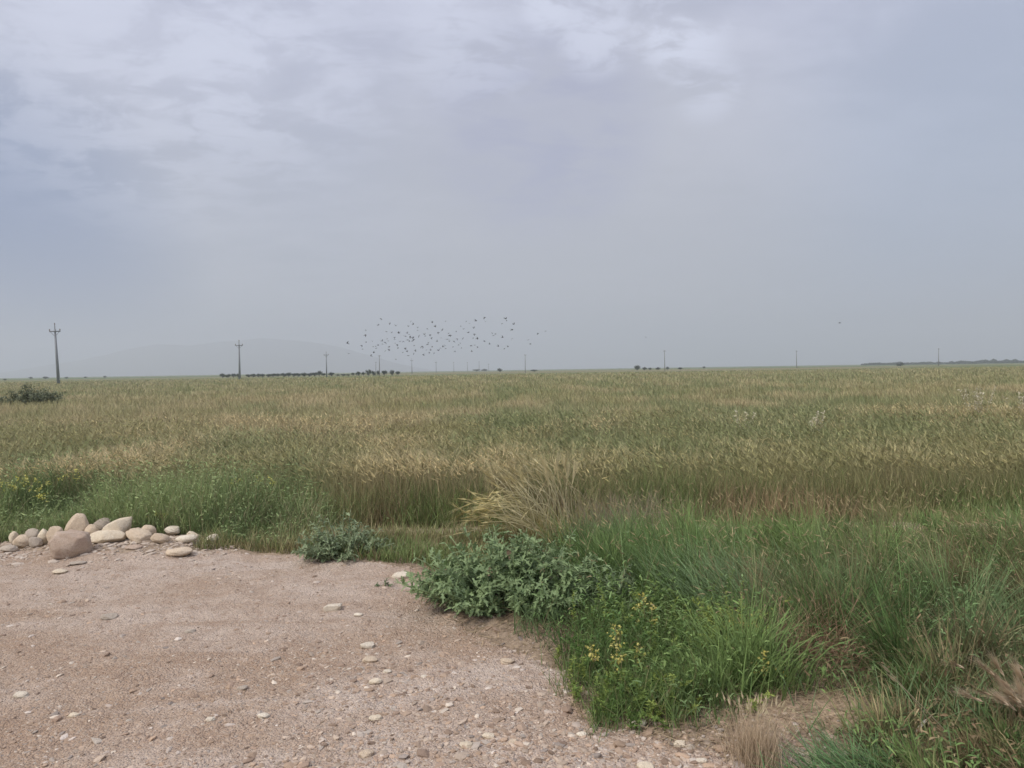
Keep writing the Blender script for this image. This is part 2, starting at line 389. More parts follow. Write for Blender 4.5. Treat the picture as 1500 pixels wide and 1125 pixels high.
# low far hill on the left, faint in the haze
hx = np.linspace(-4600, -320, 120); hy = np.linspace(4250, 5950, 40)
HX, HY = np.meshgrid(hx, hy, indexing='ij')
prof_u = [-250, 0, 120, 180, 230, 280, 320, 350, 384, 410, 436, 465, 502, 540, 580, 640]
prof_h = [0, 8, 26, 38, 48, 44, 50, 50, 54, 52, 50, 46, 38, 27, 14, 0]
hu = 750 + HX / HY * F
hh = np.interp(hu, prof_u, prof_h) * 4950 / F
HZ = hh * np.sin(np.pi * np.clip((HY - 4250) / 1700, 0, 1)) ** 0.8 + 12 * (fbm(HX * 0.005, HY * 0.005, 5, 5) - 0.5) * (hh > 8) - 3
nx, ny = HX.shape
ii, jj = np.meshgrid(np.arange(nx - 1), np.arange(ny - 1), indexing='ij'); a = (ii * ny + jj).ravel()
T = np.concatenate([np.stack([a, a + ny, a + ny + 1], 1), np.stack([a, a + ny + 1, a + 1], 1)])
me = mesh_from('hill', np.stack([HX, HY, HZ], -1).reshape(-1, 3), T, np.tile((0.155, 0.155, 0.165), (nx * ny, 1))); me.materials.append(SOIL)
o = tag(link('hill', me), kind='structure'); o['label'] = 'long low blue hill faint in haze on the left horizon'

# ------------------------------------------------------------------ gravel stones (uncountable) 
ico = None
def ico_data(sub_):
    import bmesh
    bm = bmesh.new(); bmesh.ops.create_icosphere(bm, subdivisions=sub_, radius=1.0)
    V = np.array([v.co[:] for v in bm.verts]); T = np.array([[v.index for v in f.verts] for f in bm.faces]); bm.free(); return V, T
I1v, I1t = ico_data(1)
def pebbles(buf, P, S, cols):
    n = len(P)
    sc = np.stack([rng.uniform(0.8, 1.5, n), rng.uniform(0.6, 1.1, n), rng.uniform(0.3, 0.6, n)], 1) * S[:, None]
    V = I1v[None] * rng.uniform(0.72, 1.2, (n, len(I1v), 1)) * sc[:, None]
    a = rng.uniform(0, 2 * np.pi, n); ca, sa = np.cos(a)[:, None], np.sin(a)[:, None]
    x = V[..., 0] * ca - V[..., 1] * sa; y = V[..., 0] * sa + V[..., 1] * ca
    tl = rng.normal(0, 0.22, (n, 1)); z = V[..., 2] + tl * x
    V = np.stack([x, y, z], -1) + P[:, None]
    T = I1t[None] + (np.arange(n) * len(I1v))[:, None, None]
    buf.add(V.reshape(-1, 3), T, np.repeat(cols, len(I1v), 0))
def screen_ground(n, u0, u1, v0, v1):
    u = rng.uniform(u0, u1, n); v = rng.uniform(v0, v1, n)
    d = np.array(fwd)[None] + np.array(rgt)[None] * ((u - 750) / F)[:, None] + np.array(upv)[None] * ((562.5 - v) / F)[:, None]
    t = -CAMH / d[:, 2]; return d[:, 0] * t, d[:, 1] * t
pal = np.array([(0.345, 0.262, 0.205), (0.41, 0.335, 0.275), (0.285, 0.21, 0.165), (0.36, 0.315, 0.28), (0.50, 0.44, 0.38), (0.26, 0.225, 0.205), (0.385, 0.285, 0.215), (0.21, 0.155, 0.12)])
pw = np.array([.24, .2, .15, .09, .07, .05, .14, .06])
b = Buf()
x, y = screen_ground(125000, -260, 1400, 790, 1320)
keep = (lotmask(x, y) > -0.05 - 0.3 * rng.random(len(x)) ** 2) & (rng.random(len(x)) < 0.34 + 0.5 * sstep(fbm(x * 1.0, y * 1.0, 90, 4) + 0.10 * sstep(x, -1.5, 0.5) - 0.05 * sstep(y, 3.5, 5), 0.36, 0.62))
x, y = x[keep], y[keep]
S = np.clip(rng.lognormal(math.log(0.0054), 0.66, len(x)) * (0.75 + 0.35 * sstep(x, -1.8, 0.3)), 0.0028, 0.032)
cols = pal[rng.choice(len(pal), len(x), p=pw)] * [1.18, 1.15, 1.08] * rng.uniform(0.7, 1.2, (len(x), 1))
pebbles(b, np.stack([x, y, gz(x, y) + S * rng.uniform(-0.42, 0.1, len(x))], 1), S, cols)
# paler, larger pebbles, thickest to the right and along the rim
x, y = screen_ground(5200, -260, 1300, 800, 1320); bd = lotmask(x, y)
keep = (bd > -0.06) & (rng.random(len(x)) < 0.16 + 0.5 * sstep(x, -1.2, 0.6) * sstep(fbm(x * 1.4, y * 1.4, 95, 3), .35, .6) + 0.45 * sstep(bd, 0.35, 0.0)); x, y = x[keep], y[keep]
S = np.clip(rng.lognormal(math.log(0.011), 0.4, len(x)), 0.006, 0.028)
pebbles(b, np.stack([x, y, gz(x, y) - S * rng.uniform(0, .4, len(x))], 1), S, lerp((0.46, 0.37, 0.30), (0.66, 0.58, 0.50), rng.random(len(x))) * rng.uniform(.8, 1.1, (len(x), 1)))
# broken stone round the pile's foot
x = rng.uniform(-5.2, -2.5, 1500); y = 6.75 + rng.normal(0, .22, 1500); S = np.clip(rng.lognormal(math.log(0.016), .5, 1500), .006, .045)
pebbles(b, np.stack([x, y, gz(x, y)], 1), S, lerp((0.36, 0.28, 0.21), (0.55, 0.47, 0.39), rng.random(1500)))
tag(b.build('gravel', PEBBLE, smooth=False), 'loose pinkish and grey gravel strewn over the lot', 'gravel', kind='stuff')

# ------------------------------------------------------------------ barley field
GREEN = np.array((0.195, 0.240, 0.105)); OLIVE = np.array((0.335, 0.310, 0.150)); STRAWC = np.array((0.54, 0.450, 0.255)); BROWN = np.array((0.265, 0.210, 0.115))
def field_cols(x, y, n):
    g = 0.55 * fbm(x * 0.5, y * 0.16, 101, 4) + 0.45 * fbm(x * 1.6, y * 0.7, 111, 3) + 0.045 * sstep(x, 1, 10) * sstep(y, 60, 10) - 0.03 * sstep(x, 0, -8)
    s = fbm(x * 0.6, y * 0.35, 120, 3)
    tip = lerp(lerp(OLIVE, STRAWC, sstep(s, 0.3, 0.65)), GREEN * 1.05, sstep(g + rng.normal(0, .05, n), 0.46, 0.66) * 0.75)
    base = lerp(lerp(OLIVE, BROWN, sstep(s, 0.3, 0.6)), GREEN, sstep(g + rng.normal(0, .05, n), 0.40, 0.6) * 0.75)
    j = rng.lognormal(0, 0.22, (n, 1)); return base * j, tip * j, g
fb = Buf()
def field_pts(n, d0, d1, mode):
    if mode == 'inv': y = 1 / rng.uniform(1 / d1, 1 / d0, n)
    else: y = np.exp(rng.uniform(math.log(d0), math.log(d1), n))
    x = rng.uniform(-1, 1, n) * (0.80 * y + 2.0); return x, y
def edge(x): return 7.75 + 0.35 * (fbm(x * 0.9, x * 0 + 3.3, 140, 3) - 0.5) + 0.55 * sstep(x, -1.9, -2.6)
# stalks with ears, near rows
n = 62000
x, y = field_pts(n, 7.4, 19, 'inv'); kp = y > edge(x); x, y = x[kp], y[kp]; n = len(x)
c0, c1, g = field_cols(x, y, n)
Hs = 0.52 * rng.uniform(0.78, 1.15, n) * (0.86 + 0.3 * fbm(x * 0.8, y * 0.8, 150, 3))
yaw = rng.normal(2.6, 1.3, n)
tip, td = blades(fb, np.stack([x, y, gz(x, y)], 1), Hs, 0.005 * np.maximum(1, y / 9), yaw, rng.uniform(0.02, 0.22, n), rng.uniform(0.1, 0.6, n), c0, lerp(c0, c1, np.full(n, .6)), 3, 0.3)
ear = rng.random(n) < 0.8
et, ed, ec, ey = tip[ear], td[ear], c1[ear] * 1.08, y[ear]
def ears(buf, P, Dr, L, Wd, col, awn, na, nod=0.5, spread=.22):
    n = len(P); hz = Dr.copy(); hz[:, 2] = 0; hz = unit(hz + 1e-4)
    d = unit(Dr + hz * nod * rng.uniform(0.3, 1.4, (n, 1)) - np.array([0, 0, 1.0]) * nod * rng.uniform(0, 1, (n, 1)))
    s = unit(np.cross(d, np.array([0.1, 0.2, 1.0]))); u = np.cross(d, s)
    L = np.broadcast_to(L, (n,))[:, None]; Wd = np.broadcast_to(Wd, (n,))[:, None]
    V = []; T = []; K = 0
    for ax in (s, u):
        V += [P, P + d * L * .35 + ax * Wd * .5, P + d * L * .35 - ax * Wd * .5, P + d * L]; T += [(K, K + 1, K + 2), (K + 1, K + 3, K + 2)]; K += 4
    for i in range(na):
        q = rng.uniform(0.2, 0.95, (n, 1)); dd = unit(d + s * rng.normal(0, spread, (n, 1)) + u * rng.normal(0, spread, (n, 1)))
        b0 = P + d * L * q; V += [b0 - s * Wd * .13, b0 + s * Wd * .13, b0 + dd * awn * rng.uniform(0.7, 1.2, (n, 1))]; T += [(K, K + 1, K + 2)]; K += 3
    V = np.stack(V, 1); T = np.array(T)[None] + (np.arange(n) * K)[:, None, None]
    buf.add(V.reshape(-1, 3), T, np.repeat(col, K, 0))
ears(fb, et, ed, rng.uniform(0.06, 0.09, len(et)), 0.012 * np.maximum(1, ey / 10), ec, 0.11, 4)
# leaves and weeds among the stalks
n = 70000
x, y = field_pts(n, 7.3, 22, 'inv'); kp = y > edge(x) - 0.05; x, y = x[kp], y[kp]; n = len(x)
c0, c1, g = field_cols(x, y, n)
blades(fb, np.stack([x, y, gz(x, y)], 1), 0.46 * rng.uniform(0.4, 1.1, n), 0.010 * np.maximum(1, y / 10), rng.uniform(0, 6.28, n), rng.uniform(0.02, 0.35, n), rng.uniform(0.2, 1.5, n), c0, lerp(c0, c1, np.full(n, .5)), 3, 0.7)
# the rest of the field, wider tufts with distance
n = 300000
xa, ya = field_pts(n // 2, 16, 240, 'inv'); xb, yb = field_pts(n // 2, 16, 240, 'log'); x = np.r_[xa, xb]; y = np.r_[ya, yb]
y = y + 0; kp = y < 205 + 25 * (fbm(x * 0.02, x * 0 + 1, 160, 3)); x, y = x[kp], y[kp]; n = len(x)
c0, c1, g = field_cols(x, y, n)
hh = 0.56 * rng.uniform(0.7, 1.18, n) * (0.84 + 0.32 * fbm(x * 0.25, y * 0.12, 170, 3))
blades(fb, np.stack([x, y, gz(x, y)], 1), hh, np.maximum(0.012, 0.00075 * y), rng.normal(2.6, 1.5, n), rng.uniform(0.02, 0.3, n), rng.uniform(0.2, 1.4, n), c0, c1, 3, 0.55)
o = fb.build('barley_field', STRAW)
tag(o, 'ripening barley crop in straw and green filling the wide field', 'crop field', kind='stuff')

# ------------------------------------------------------------------ weeds and grass at the field edge and right foreground
def pts_in(n, cond, x0, x1, y0, y1, invd=True):
    X_, Y_ = [], []; tot = 0
    while tot < n:
        x = rng.uniform(x0, x1, n); y = (1 / rng.uniform(1 / y1, 1 / y0, n)) if invd else rng.uniform(y0, y1, n)
        m = cond(x, y); X_.append(x[m]); Y_.append(y[m]); tot += m.sum()
    return np.concatenate(X_)[:n], np.concatenate(Y_)[:n]
G1 = np.array((0.088, 0.155, 0.048)); G2 = np.array((0.195, 0.275, 0.090)); G3 = np.array((0.11, 0.14, 0.05)); BG = np.array((0.180, 0.260, 0.120)); DRY = np.array((0.30, 0.235, 0.135)); RUST = np.array((0.25, 0.145, 0.095))
WG1 = np.array((0.155, 0.220, 0.090)); WG2 = np.array((0.315, 0.385, 0.165)); WDRY = np.array((0.42, 0.35, 0.22))
# green weeds behind the stones on the left
wb = Buf()
cond = lambda x, y: (y < edge(x) + 0.55) & (bdist(x, y) < -0.12 - 0.12 * vnoise(x * 3, y * 3, 4)) & (x < -2.35 + 1.5 * (fbm(x * 1.7, y * 1.7, 6) - 0.35) + 0.25 * (y - 7) + rng.normal(0, .22, x.shape)) & (y > 7.02 - 0.75 * sstep(x, -2.9, -2.4) + 0.12 * vnoise(x * 4, y, 7))
n = 46000; x, y = pts_in(n, cond, -8, -1.0, 6.3, 8.9)
gg = fbm(x * 1.1, y * 1.1, 200, 4); hh = 0.50 * rng.uniform(0.15, 1.15, n) * (0.22 + 1.1 * sstep(fbm(x * 1.3, y * 0.9, 210, 3), .25, .7)) * (0.45 + 0.55 * sstep(y, 6.8, 7.7))
cc = lerp(lerp(WG1, WG2, np.clip(sstep(gg, .3, .7) + rng.normal(0, .2, n), 0, 1)), WDRY, (rng.random(n) < 0.14 + 0.25 * sstep(x, -3.2, -1.6)) * 0.8) * rng.lognormal(0, .2, (n, 1))
blades(wb, np.stack([x, y, gz(x, y)], 1), hh, rng.uniform(0.004, 0.009, n), rng.uniform(0, 6.28, n), rng.uniform(0, .35, n), rng.uniform(0.1, 1.3, n), cc * 0.9, cc * 1.1, 3, 0.75)
m = 15000; x, y = pts_in(m, cond, -8, -1.0, 6.3, 8.9); zz = 0.5 * rng.uniform(0.1, 1, m) * (0.15 + 1.25 * sstep(fbm(x * 1.3, y * 0.9, 210, 3), .25, .7)) * (0.45 + 0.55 * sstep(y, 6.8, 7.7))
cc = lerp(WG1, WG2, np.clip(fbm(x * 1.4, y * 1.4, 220, 3) + rng.normal(0, .2, m), 0, 1)) * rng.lognormal(0, .2, (m, 1))
dr = rng.normal(0, 1, (m, 3)); dr[:, 2] = rng.uniform(-0.2, 0.9, m)
leaves(wb, np.stack([x, y, gz(x, y) + zz], 1), dr, rng.uniform(0.025, 0.055, m), rng.uniform(0.008, 0.017, m), cc, cc, 4, 0.25)
tag(wb.build('green_weeds', LEAF), 'tangled green weeds growing between the stone pile and barley', 'weeds', kind='stuff')

# thin dry grass along the crop's edge, centre
eb = Buf()
cond = lambda x, y: (y < edge(x) + 0.6) & (y > 6.9 + 0.35 * sstep(x, 0.0, 0.8) - 1.2 * sstep(x, 0.2, -0.3)) & (bdist(x, y) < -0.06)
n = 62000; x, y = pts_in(n, cond, -2.9, 7.5, 5.8, 8.6)
st = np.exp(-((y - 7.32 + 0.02 * x) / 0.17) ** 4) * sstep(fbm(x * 2, y * 0, 33), .3, .5); bk2 = np.exp(-((x - bk.x) / 0.16) ** 2 - ((y - bk.y) / 0.2) ** 2); kp = rng.random(n) > np.maximum(0.9 * st, bk2); x, y = x[kp], y[kp]; n = len(x)
q = fbm(x * 1.0, y * 2, 230, 3)
cc = lerp(lerp(OLIVE, BROWN, sstep(q, .35, .6)), G2 * 0.95, (rng.random(n) < 0.25 + 0.6 * sstep(fbm(x * 1.3, y * 1.3, 235, 3), .4, .6)) * 0.85) * rng.lognormal(0, .22, (n, 1))
blades(eb, np.stack([x, y, gz(x, y)], 1), rng.uniform(0.08, 0.62, n) * (0.3 + 0.7 * sstep(y, 7.3, 7.75)) * (0.45 + 0.9 * fbm(x * 1.6, y * .8, 236, 3)), rng.uniform(0.004, 0.009, n), rng.uniform(0, 6.28, n), rng.uniform(0, .45, n), rng.uniform(0.1, 1.1, n), cc * .85, cc * 1.1, 3, 0.75)
tag(eb.build('dry_verge_grass', STRAW), 'thin brown and olive grass along the front edge of the barley', 'grass', kind='stuff')

# grass mass on the right
wpoly = np.array([list(G(u, v))[:2] for u, v in ((835, 1000), (850, 945), (905, 905), (1010, 900), (1100, 930), (1110, 985), (1070, 1030), (1010, 1078), (900, 1058))])
def inpoly(x, y, P):
    c = np.zeros(x.shape, bool)
    for (a, b2) in zip(P, np.roll(P, -1, 0)):
        m = ((a[1] > y) != (b2[1] > y)) & (x < (b2[0] - a[0]) * (y - a[1]) / (b2[1] - a[1] + 1e-12) + a[0]); c ^= m
    return c
gb = Buf()
def grass_zone(x, y):
    u = x / y * F
    return (bdist(x, y) < -0.10) & (y < 7.15 + 0.12 * vnoise(x * 3, y * 0, 9)) & (x > 0.05 + 0.28 * (y - 4.6)) & (np.exp(-((x - bare_c.x) / 0.44) ** 4 - ((y - bare_c.y) / 0.17) ** 4) < 0.2 + 0.5 * rng.random(x.shape))
rust_c = G(1188, 972)
def hfac(x, y): return (0.30 + 0.70 * sstep(y, 3.1, 3.9)) * (1 - 0.60 * sstep(y, 5.7, 7.0)) * (1 - 0.5 * np.exp(-((x - rust_c.x) / .3) ** 2 - ((y - rust_c.y + .18) / .28) ** 2))
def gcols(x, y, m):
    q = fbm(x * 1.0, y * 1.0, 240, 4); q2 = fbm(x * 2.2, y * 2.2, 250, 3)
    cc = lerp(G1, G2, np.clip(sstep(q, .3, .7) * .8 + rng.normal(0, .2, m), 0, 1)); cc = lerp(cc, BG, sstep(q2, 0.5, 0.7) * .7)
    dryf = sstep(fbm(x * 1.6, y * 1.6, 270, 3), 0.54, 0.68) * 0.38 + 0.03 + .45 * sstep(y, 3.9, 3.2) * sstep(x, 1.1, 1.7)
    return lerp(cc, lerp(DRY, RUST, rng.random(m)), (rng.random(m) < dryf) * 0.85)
def tuss_zone(x, y): return grass_zone(x, y) & ~inpoly(x, y - 0.05, wpoly) & (np.hypot((x - 0.02) / .66, (y - 4.6) / .58) > 1) & (np.hypot((x - rust_c.x) / .34, (y - rust_c.y + .2) / .42) > 1)
nt = 520; tx, ty = pts_in(nt, tuss_zone, -0.3, 6.6, 2.6, 7.2)
th_ = 0.55 * rng.uniform(0.45, 1.15, nt) * hfac(tx, ty); tb_ = rng.normal(2.2, 1.3, nt); ts = rng.uniform(0.05, 0.13, nt); tc_ = gcols(tx, ty, nt)
per = 210; n = nt * per; I = np.repeat(np.arange(nt), per)
ang = rng.uniform(0, 6.28, n); rad = np.abs(rng.normal(0, 1, n))
x = tx[I] + np.cos(ang) * rad * ts[I]; y = ty[I] + np.sin(ang) * rad * ts[I]
vx = np.cos(ang) * rad * .6 + np.cos(tb_[I]) * .55 + rng.normal(0, .35, n); vy = np.sin(ang) * rad * .6 + np.sin(tb_[I]) * .55 + rng.normal(0, .35, n)
cc = lerp(tc_[I], gcols(x, y, n), np.full(n, .45)) * rng.lognormal(0, .25, (n, 1))
ok = bdist(x, y) < -0.02
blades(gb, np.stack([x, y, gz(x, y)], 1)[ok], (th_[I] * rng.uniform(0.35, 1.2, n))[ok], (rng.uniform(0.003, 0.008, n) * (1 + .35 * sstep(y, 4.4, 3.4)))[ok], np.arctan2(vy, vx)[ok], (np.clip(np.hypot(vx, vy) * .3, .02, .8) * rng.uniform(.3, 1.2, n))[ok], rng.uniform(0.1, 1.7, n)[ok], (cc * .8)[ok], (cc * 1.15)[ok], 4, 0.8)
n = 45000; x, y = pts_in(n, grass_zone, -0.3, 6.6, 2.5, 7.3); cc = gcols(x, y, n) * rng.lognormal(0, .22, (n, 1)) * .9
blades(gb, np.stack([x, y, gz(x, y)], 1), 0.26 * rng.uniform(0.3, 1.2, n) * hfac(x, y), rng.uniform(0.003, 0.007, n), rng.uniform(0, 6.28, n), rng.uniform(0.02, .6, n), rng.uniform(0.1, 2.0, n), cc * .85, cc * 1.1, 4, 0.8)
# small leaves and creepers tangled through the grass
n = 15000; x, y = pts_in(n, grass_zone, -0.3, 5.2, 2.6, 6.0); zz = 0.34 * rng.uniform(.1, 1, n) * hfac(x, y); cc = gcols(x, y, n) * rng.lognormal(0, .2, (n, 1))
dr = rng.normal(0, 1, (n, 3)); dr[:, 2] = rng.uniform(-.3, .9, n)
leaves(gb, np.stack([x, y, gz(x, y) + zz], 1), dr, rng.uniform(0.025, 0.06, n), rng.uniform(0.006, 0.013, n), cc, cc * 1.15, 4, .2, 1.0)
# taller thin seed stems standing out of it
n = 1300; x, y = pts_in(n, grass_zone, 0.3, 6.6, 4.6, 7.15)
cc = lerp(G2, DRY * 1.1, rng.random(n))
tp, td = blades(gb, np.stack([x, y, gz(x, y)], 1), rng.uniform(0.3, 0.55, n), 0.004, rng.normal(2.3, 1.2, n), rng.uniform(0.02, .35, n), rng.uniform(0.1, .7, n), cc * .9, cc * 1.1, 4, 0.5)
ears(gb, tp, td, 0.06, 0.007, lerp(DRY, STRAWC, rng.random(n)), 0.03, 3)
tag(gb.build('grass', LEAF), 'thick green verge grass covering the right foreground', 'grass', kind='stuff')

# low ferny weeds in front of the grass
lb = Buf()
wpoly = np.array([list(G(u, v))[:2] for u, v in ((835, 1000), (850, 945), (905, 905), (1010, 900), (1100, 930), (1110, 985), (1070, 1030), (1010, 1078), (900, 1058))])
def inpoly(x, y, P):
    c = np.zeros(x.shape, bool)
    for (a, b2) in zip(P, np.roll(P, -1, 0)):
        m = ((a[1] > y) != (b2[1] > y)) & (x < (b2[0] - a[0]) * (y - a[1]) / (b2[1] - a[1] + 1e-12) + a[0]); c ^= m
    return c
cond = lambda x, y: inpoly(x + 0.3 * (fbm(x * 5, y * 5, 3) - .5) + rng.normal(0, .05, x.shape), y + 0.4 * (fbm(x * 5, y * 5, 2) - .5) + rng.normal(0, .06, x.shape), wpoly)
ns_ = 420; sx, sy = pts_in(ns_, cond, 0, 2, 2.8, 5.2)
sh = 0.25 * rng.uniform(0.35, 1.15, ns_) * (0.35 + 0.65 * sstep(sy, 3.1, 4.1)) * (0.5 + 0.9 * fbm(sx * 3, sy * 3, 300, 2)); sl = rng.normal(0, .45, (ns_, 2))
per = 46; n = ns_ * per; I = np.repeat(np.arange(ns_), per); tt = rng.uniform(0.08, 1, n) ** .8
P = np.stack([sx[I] + sl[I, 0] * sh[I] * tt ** 1.4, sy[I] + sl[I, 1] * sh[I] * tt ** 1.4, gz(sx[I], sy[I]) + sh[I] * tt], 1)
q = np.clip(fbm(sx * 2.5, sy * 2.5, 310, 3) + rng.normal(0, .12, ns_), 0, 1); cc = lerp((0.10, 0.175, 0.045), (0.28, 0.34, 0.085), sstep(q, .3, .7))[I] * (0.8 + .35 * rng.random((n, 1)))
dr = rng.normal(0, 1, (n, 3)); dr[:, 2] = rng.uniform(0.0, 1.1, n)
leaves(lb, P, dr, rng.uniform(0.016, 0.042, n) * (1.15 - .5 * tt), rng.uniform(0.005, 0.010, n), cc, cc * 1.12, 6, 0.6)
n = 9000; x, y = pts_in(n, cond, 0, 2, 2.8, 5.2); cc = lerp(lerp(G1, G2, rng.random(n)), DRY, (rng.random(n) < .12) * .8) * rng.lognormal(0, .2, (n, 1))
blades(lb, np.stack([x, y, gz(x, y)], 1), rng.uniform(0.06, 0.22, n), 0.004, rng.uniform(0, 6.28, n), rng.uniform(0, .6, n), rng.uniform(0, 1, n), cc * .9, cc, 3)
tag(lb.build('low_weeds', LEAF), 'low bright green feathery weeds spilling onto the gravel', 'weeds', kind='stuff')

# dry litter lying about the plants' feet
tb = Buf(); n = 9000
cond = lambda x, y: (bdist(x, y) < 0.10 * vnoise(x * 4, y * 4, 15)) & (bdist(x, y) > -0.9)
x, y = pts_in(n, cond, -1.0, 3.2, 2.4, 7.0); cc = lerp((0.24, 0.175, 0.105), (0.47, 0.37, 0.235), rng.random(n)) * rng.lognormal(0, .2, (n, 1))
blades(tb, np.stack([x, y, gz(x, y) + 0.004], 1), rng.uniform(0.03, 0.14, n), rng.uniform(0.002, 0.006, n), rng.uniform(0, 6.28, n), rng.uniform(1.2, 1.5, n), rng.uniform(-.1, .25, n), cc, cc * 1.1, 3, .6)
tag(tb.build('dry_litter', STRAW), 'dry straw litter scattered over the earth along the gravel edge', 'litter', kind='stuff')

# ------------------------------------------------------------------ single plants
def leafy_plant(name, label, cat, root, rx, ry, h, nst, nleaf, ll, c_a, c_b, c_rib, lobe=0.45, up=0.5, wr=0.34):
    t = thing(name, label, cat, root)
    sb, lf = Buf(), Buf()
    for i in range(nst):
        a = rng.uniform(0, 2 * np.pi); q = math.sqrt(rng.random())
        ex, ey_ = math.cos(a) * q * rx, math.sin(a) * q * ry
        eh = h * (1 - 0.62 * q ** 2.2) * rng.uniform(0.55, 1.12) * (0.72 + 0.5 * float(vnoise(np.array([math.cos(a) * q * 2.2 + 7]), np.array([math.sin(a) * q * 2.2 + 7]), nst)[0])); ex *= rng.uniform(.85, 1.2); ey_ *= rng.uniform(.85, 1.2)
        p0 = np.array([ex * 0.35, ey_ * 0.35, 0.0]); p2 = np.array([ex, ey_, eh]); p1 = np.array([ex * 0.62, ey_ * 0.62, eh * 0.62]) + rng.normal(0, .02, 3)
        s = np.linspace(0, 1, 7)[:, None]; pt = p0 * (1 - s) ** 2 + 2 * p1 * s * (1 - s) + p2 * s ** 2
        tube(sb, pt, np.linspace(0.006, 0.0022, 7), np.asarray(c_rib) * rng.uniform(0.8, 1.1), 4)
        k_ = nleaf; tt = rng.uniform(0.12, 1.0, k_) ** 0.8
        P = np.stack([np.interp(tt, s[:, 0], pt[:, j]) for j in range(3)], 1)
        ax = unit(p2 - p0); dr = rng.normal(0, 1, (k_, 3)); dr -= (dr @ ax)[:, None] * ax; dr = unit(dr) + ax * rng.uniform(0.1, 1.0, (k_, 1)) * up * 2
        L = ll * rng.uniform(0.6, 1.2, k_) * (1.1 - 0.5 * tt)
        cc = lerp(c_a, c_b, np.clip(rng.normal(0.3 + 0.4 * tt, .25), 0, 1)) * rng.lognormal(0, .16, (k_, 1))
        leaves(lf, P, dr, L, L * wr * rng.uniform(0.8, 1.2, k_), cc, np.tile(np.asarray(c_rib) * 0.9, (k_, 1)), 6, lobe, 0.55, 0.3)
    sb.build('stems', LEAF, t); lf.build('leaves', LEAF, t)
    return t
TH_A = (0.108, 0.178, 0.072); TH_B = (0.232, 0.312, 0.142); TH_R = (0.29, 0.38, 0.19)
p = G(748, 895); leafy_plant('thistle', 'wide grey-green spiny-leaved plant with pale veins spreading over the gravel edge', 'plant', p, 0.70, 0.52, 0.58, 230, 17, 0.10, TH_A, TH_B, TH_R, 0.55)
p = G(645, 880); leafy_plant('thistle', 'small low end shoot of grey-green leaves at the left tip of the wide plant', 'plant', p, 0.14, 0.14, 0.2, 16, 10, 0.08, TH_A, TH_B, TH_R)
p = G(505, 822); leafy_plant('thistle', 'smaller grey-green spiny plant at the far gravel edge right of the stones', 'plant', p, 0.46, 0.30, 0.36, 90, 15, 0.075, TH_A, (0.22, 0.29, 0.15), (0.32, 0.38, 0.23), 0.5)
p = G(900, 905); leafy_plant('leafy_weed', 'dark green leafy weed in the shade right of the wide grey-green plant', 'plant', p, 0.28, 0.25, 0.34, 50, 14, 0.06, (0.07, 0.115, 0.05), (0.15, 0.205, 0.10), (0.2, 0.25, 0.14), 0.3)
p = G(562, 862); leafy_plant('gravel_weed', 'tiny green weed sprouting alone on the gravel beside whitish pebbles', 'plant', p, 0.07, 0.05, 0.07, 9, 6, 0.04, G1, BG, (0.2, 0.24, 0.14), 0.2)
p = G(50, 596); p = D(48, 596, 36.0); p.z = 0
leafy_plant('field_bush', 'dark green rounded bush standing in the barley at the far left', 'bush', p, 1.6, 1.0, 1.2, 150, 48, 0.15, (0.18, 0.21, 0.14), (0.27, 0.30, 0.19), (0.2, 0.22, 0.13), 0.1, 0.5, 0.5)
p = D(-8, 588, 38.0); p.z = 0
leafy_plant('field_bush', 'smaller dark bush cut by the left frame edge beside the rounded bush', 'bush', p, 0.8, 0.8, 0.85, 60, 44, 0.15, (0.18, 0.21, 0.14), (0.27, 0.30, 0.19), (0.2, 0.22, 0.13), 0.1, 0.5, 0.5)
# pale dried flower spikes standing over the crop on the right
def pale_weed(u, v, d, h, n, label):
    p = D(u, v, d); p.z = 0; t = thing('pale_weed', label, 'plant', p); sb, fl = Buf(), Buf()
    for i in range(n):
        a = rng.uniform(0, 6.28); q = rng.uniform(0, 0.45); e = np.array([math.cos(a) * q, math.sin(a) * q, h * rng.uniform(0.75, 1.0)])
        s = np.linspace(0, 1, 6)[:, None]; pt = e * s + np.array([0, 0, 0.12]) * s * (1 - s); tube(sb, pt, 0.004, (0.40, 0.38, 0.22), 4)
        m = 34; tt = rng.uniform(0.5, 1, m); P = e * tt[:, None]; dr = rng.normal(0, 1, (m, 3)) + [0, 0, .5]
        cc = lerp((0.50, 0.46, 0.32), (0.68, 0.63, 0.48), rng.random(m)); leaves(fl, P, dr, rng.uniform(0.04, 0.08, m), 0.025, cc, cc, 4, .2); fl.build('flower_spike', LEAF, t); fl = Buf()
    sb.build('stems', LEAF, t)
pale_weed(1432, 640, 17, 1.12, 9, 'tallest pale flower-spiked weed standing over the barley on the far right')
pale_weed(1495, 645, 18, 0.95, 5, 'pale dry weed at the right frame edge beside the tallest spiked weed')
pale_weed(1088, 660, 15, 0.72, 4, 'low pale-flowered weed in the barley nearest to middle of the field')
pale_weed(1195, 670, 13.5, 0.74, 5, 'pale-flowered weed in the greener barley left of the tallest spiked weed')

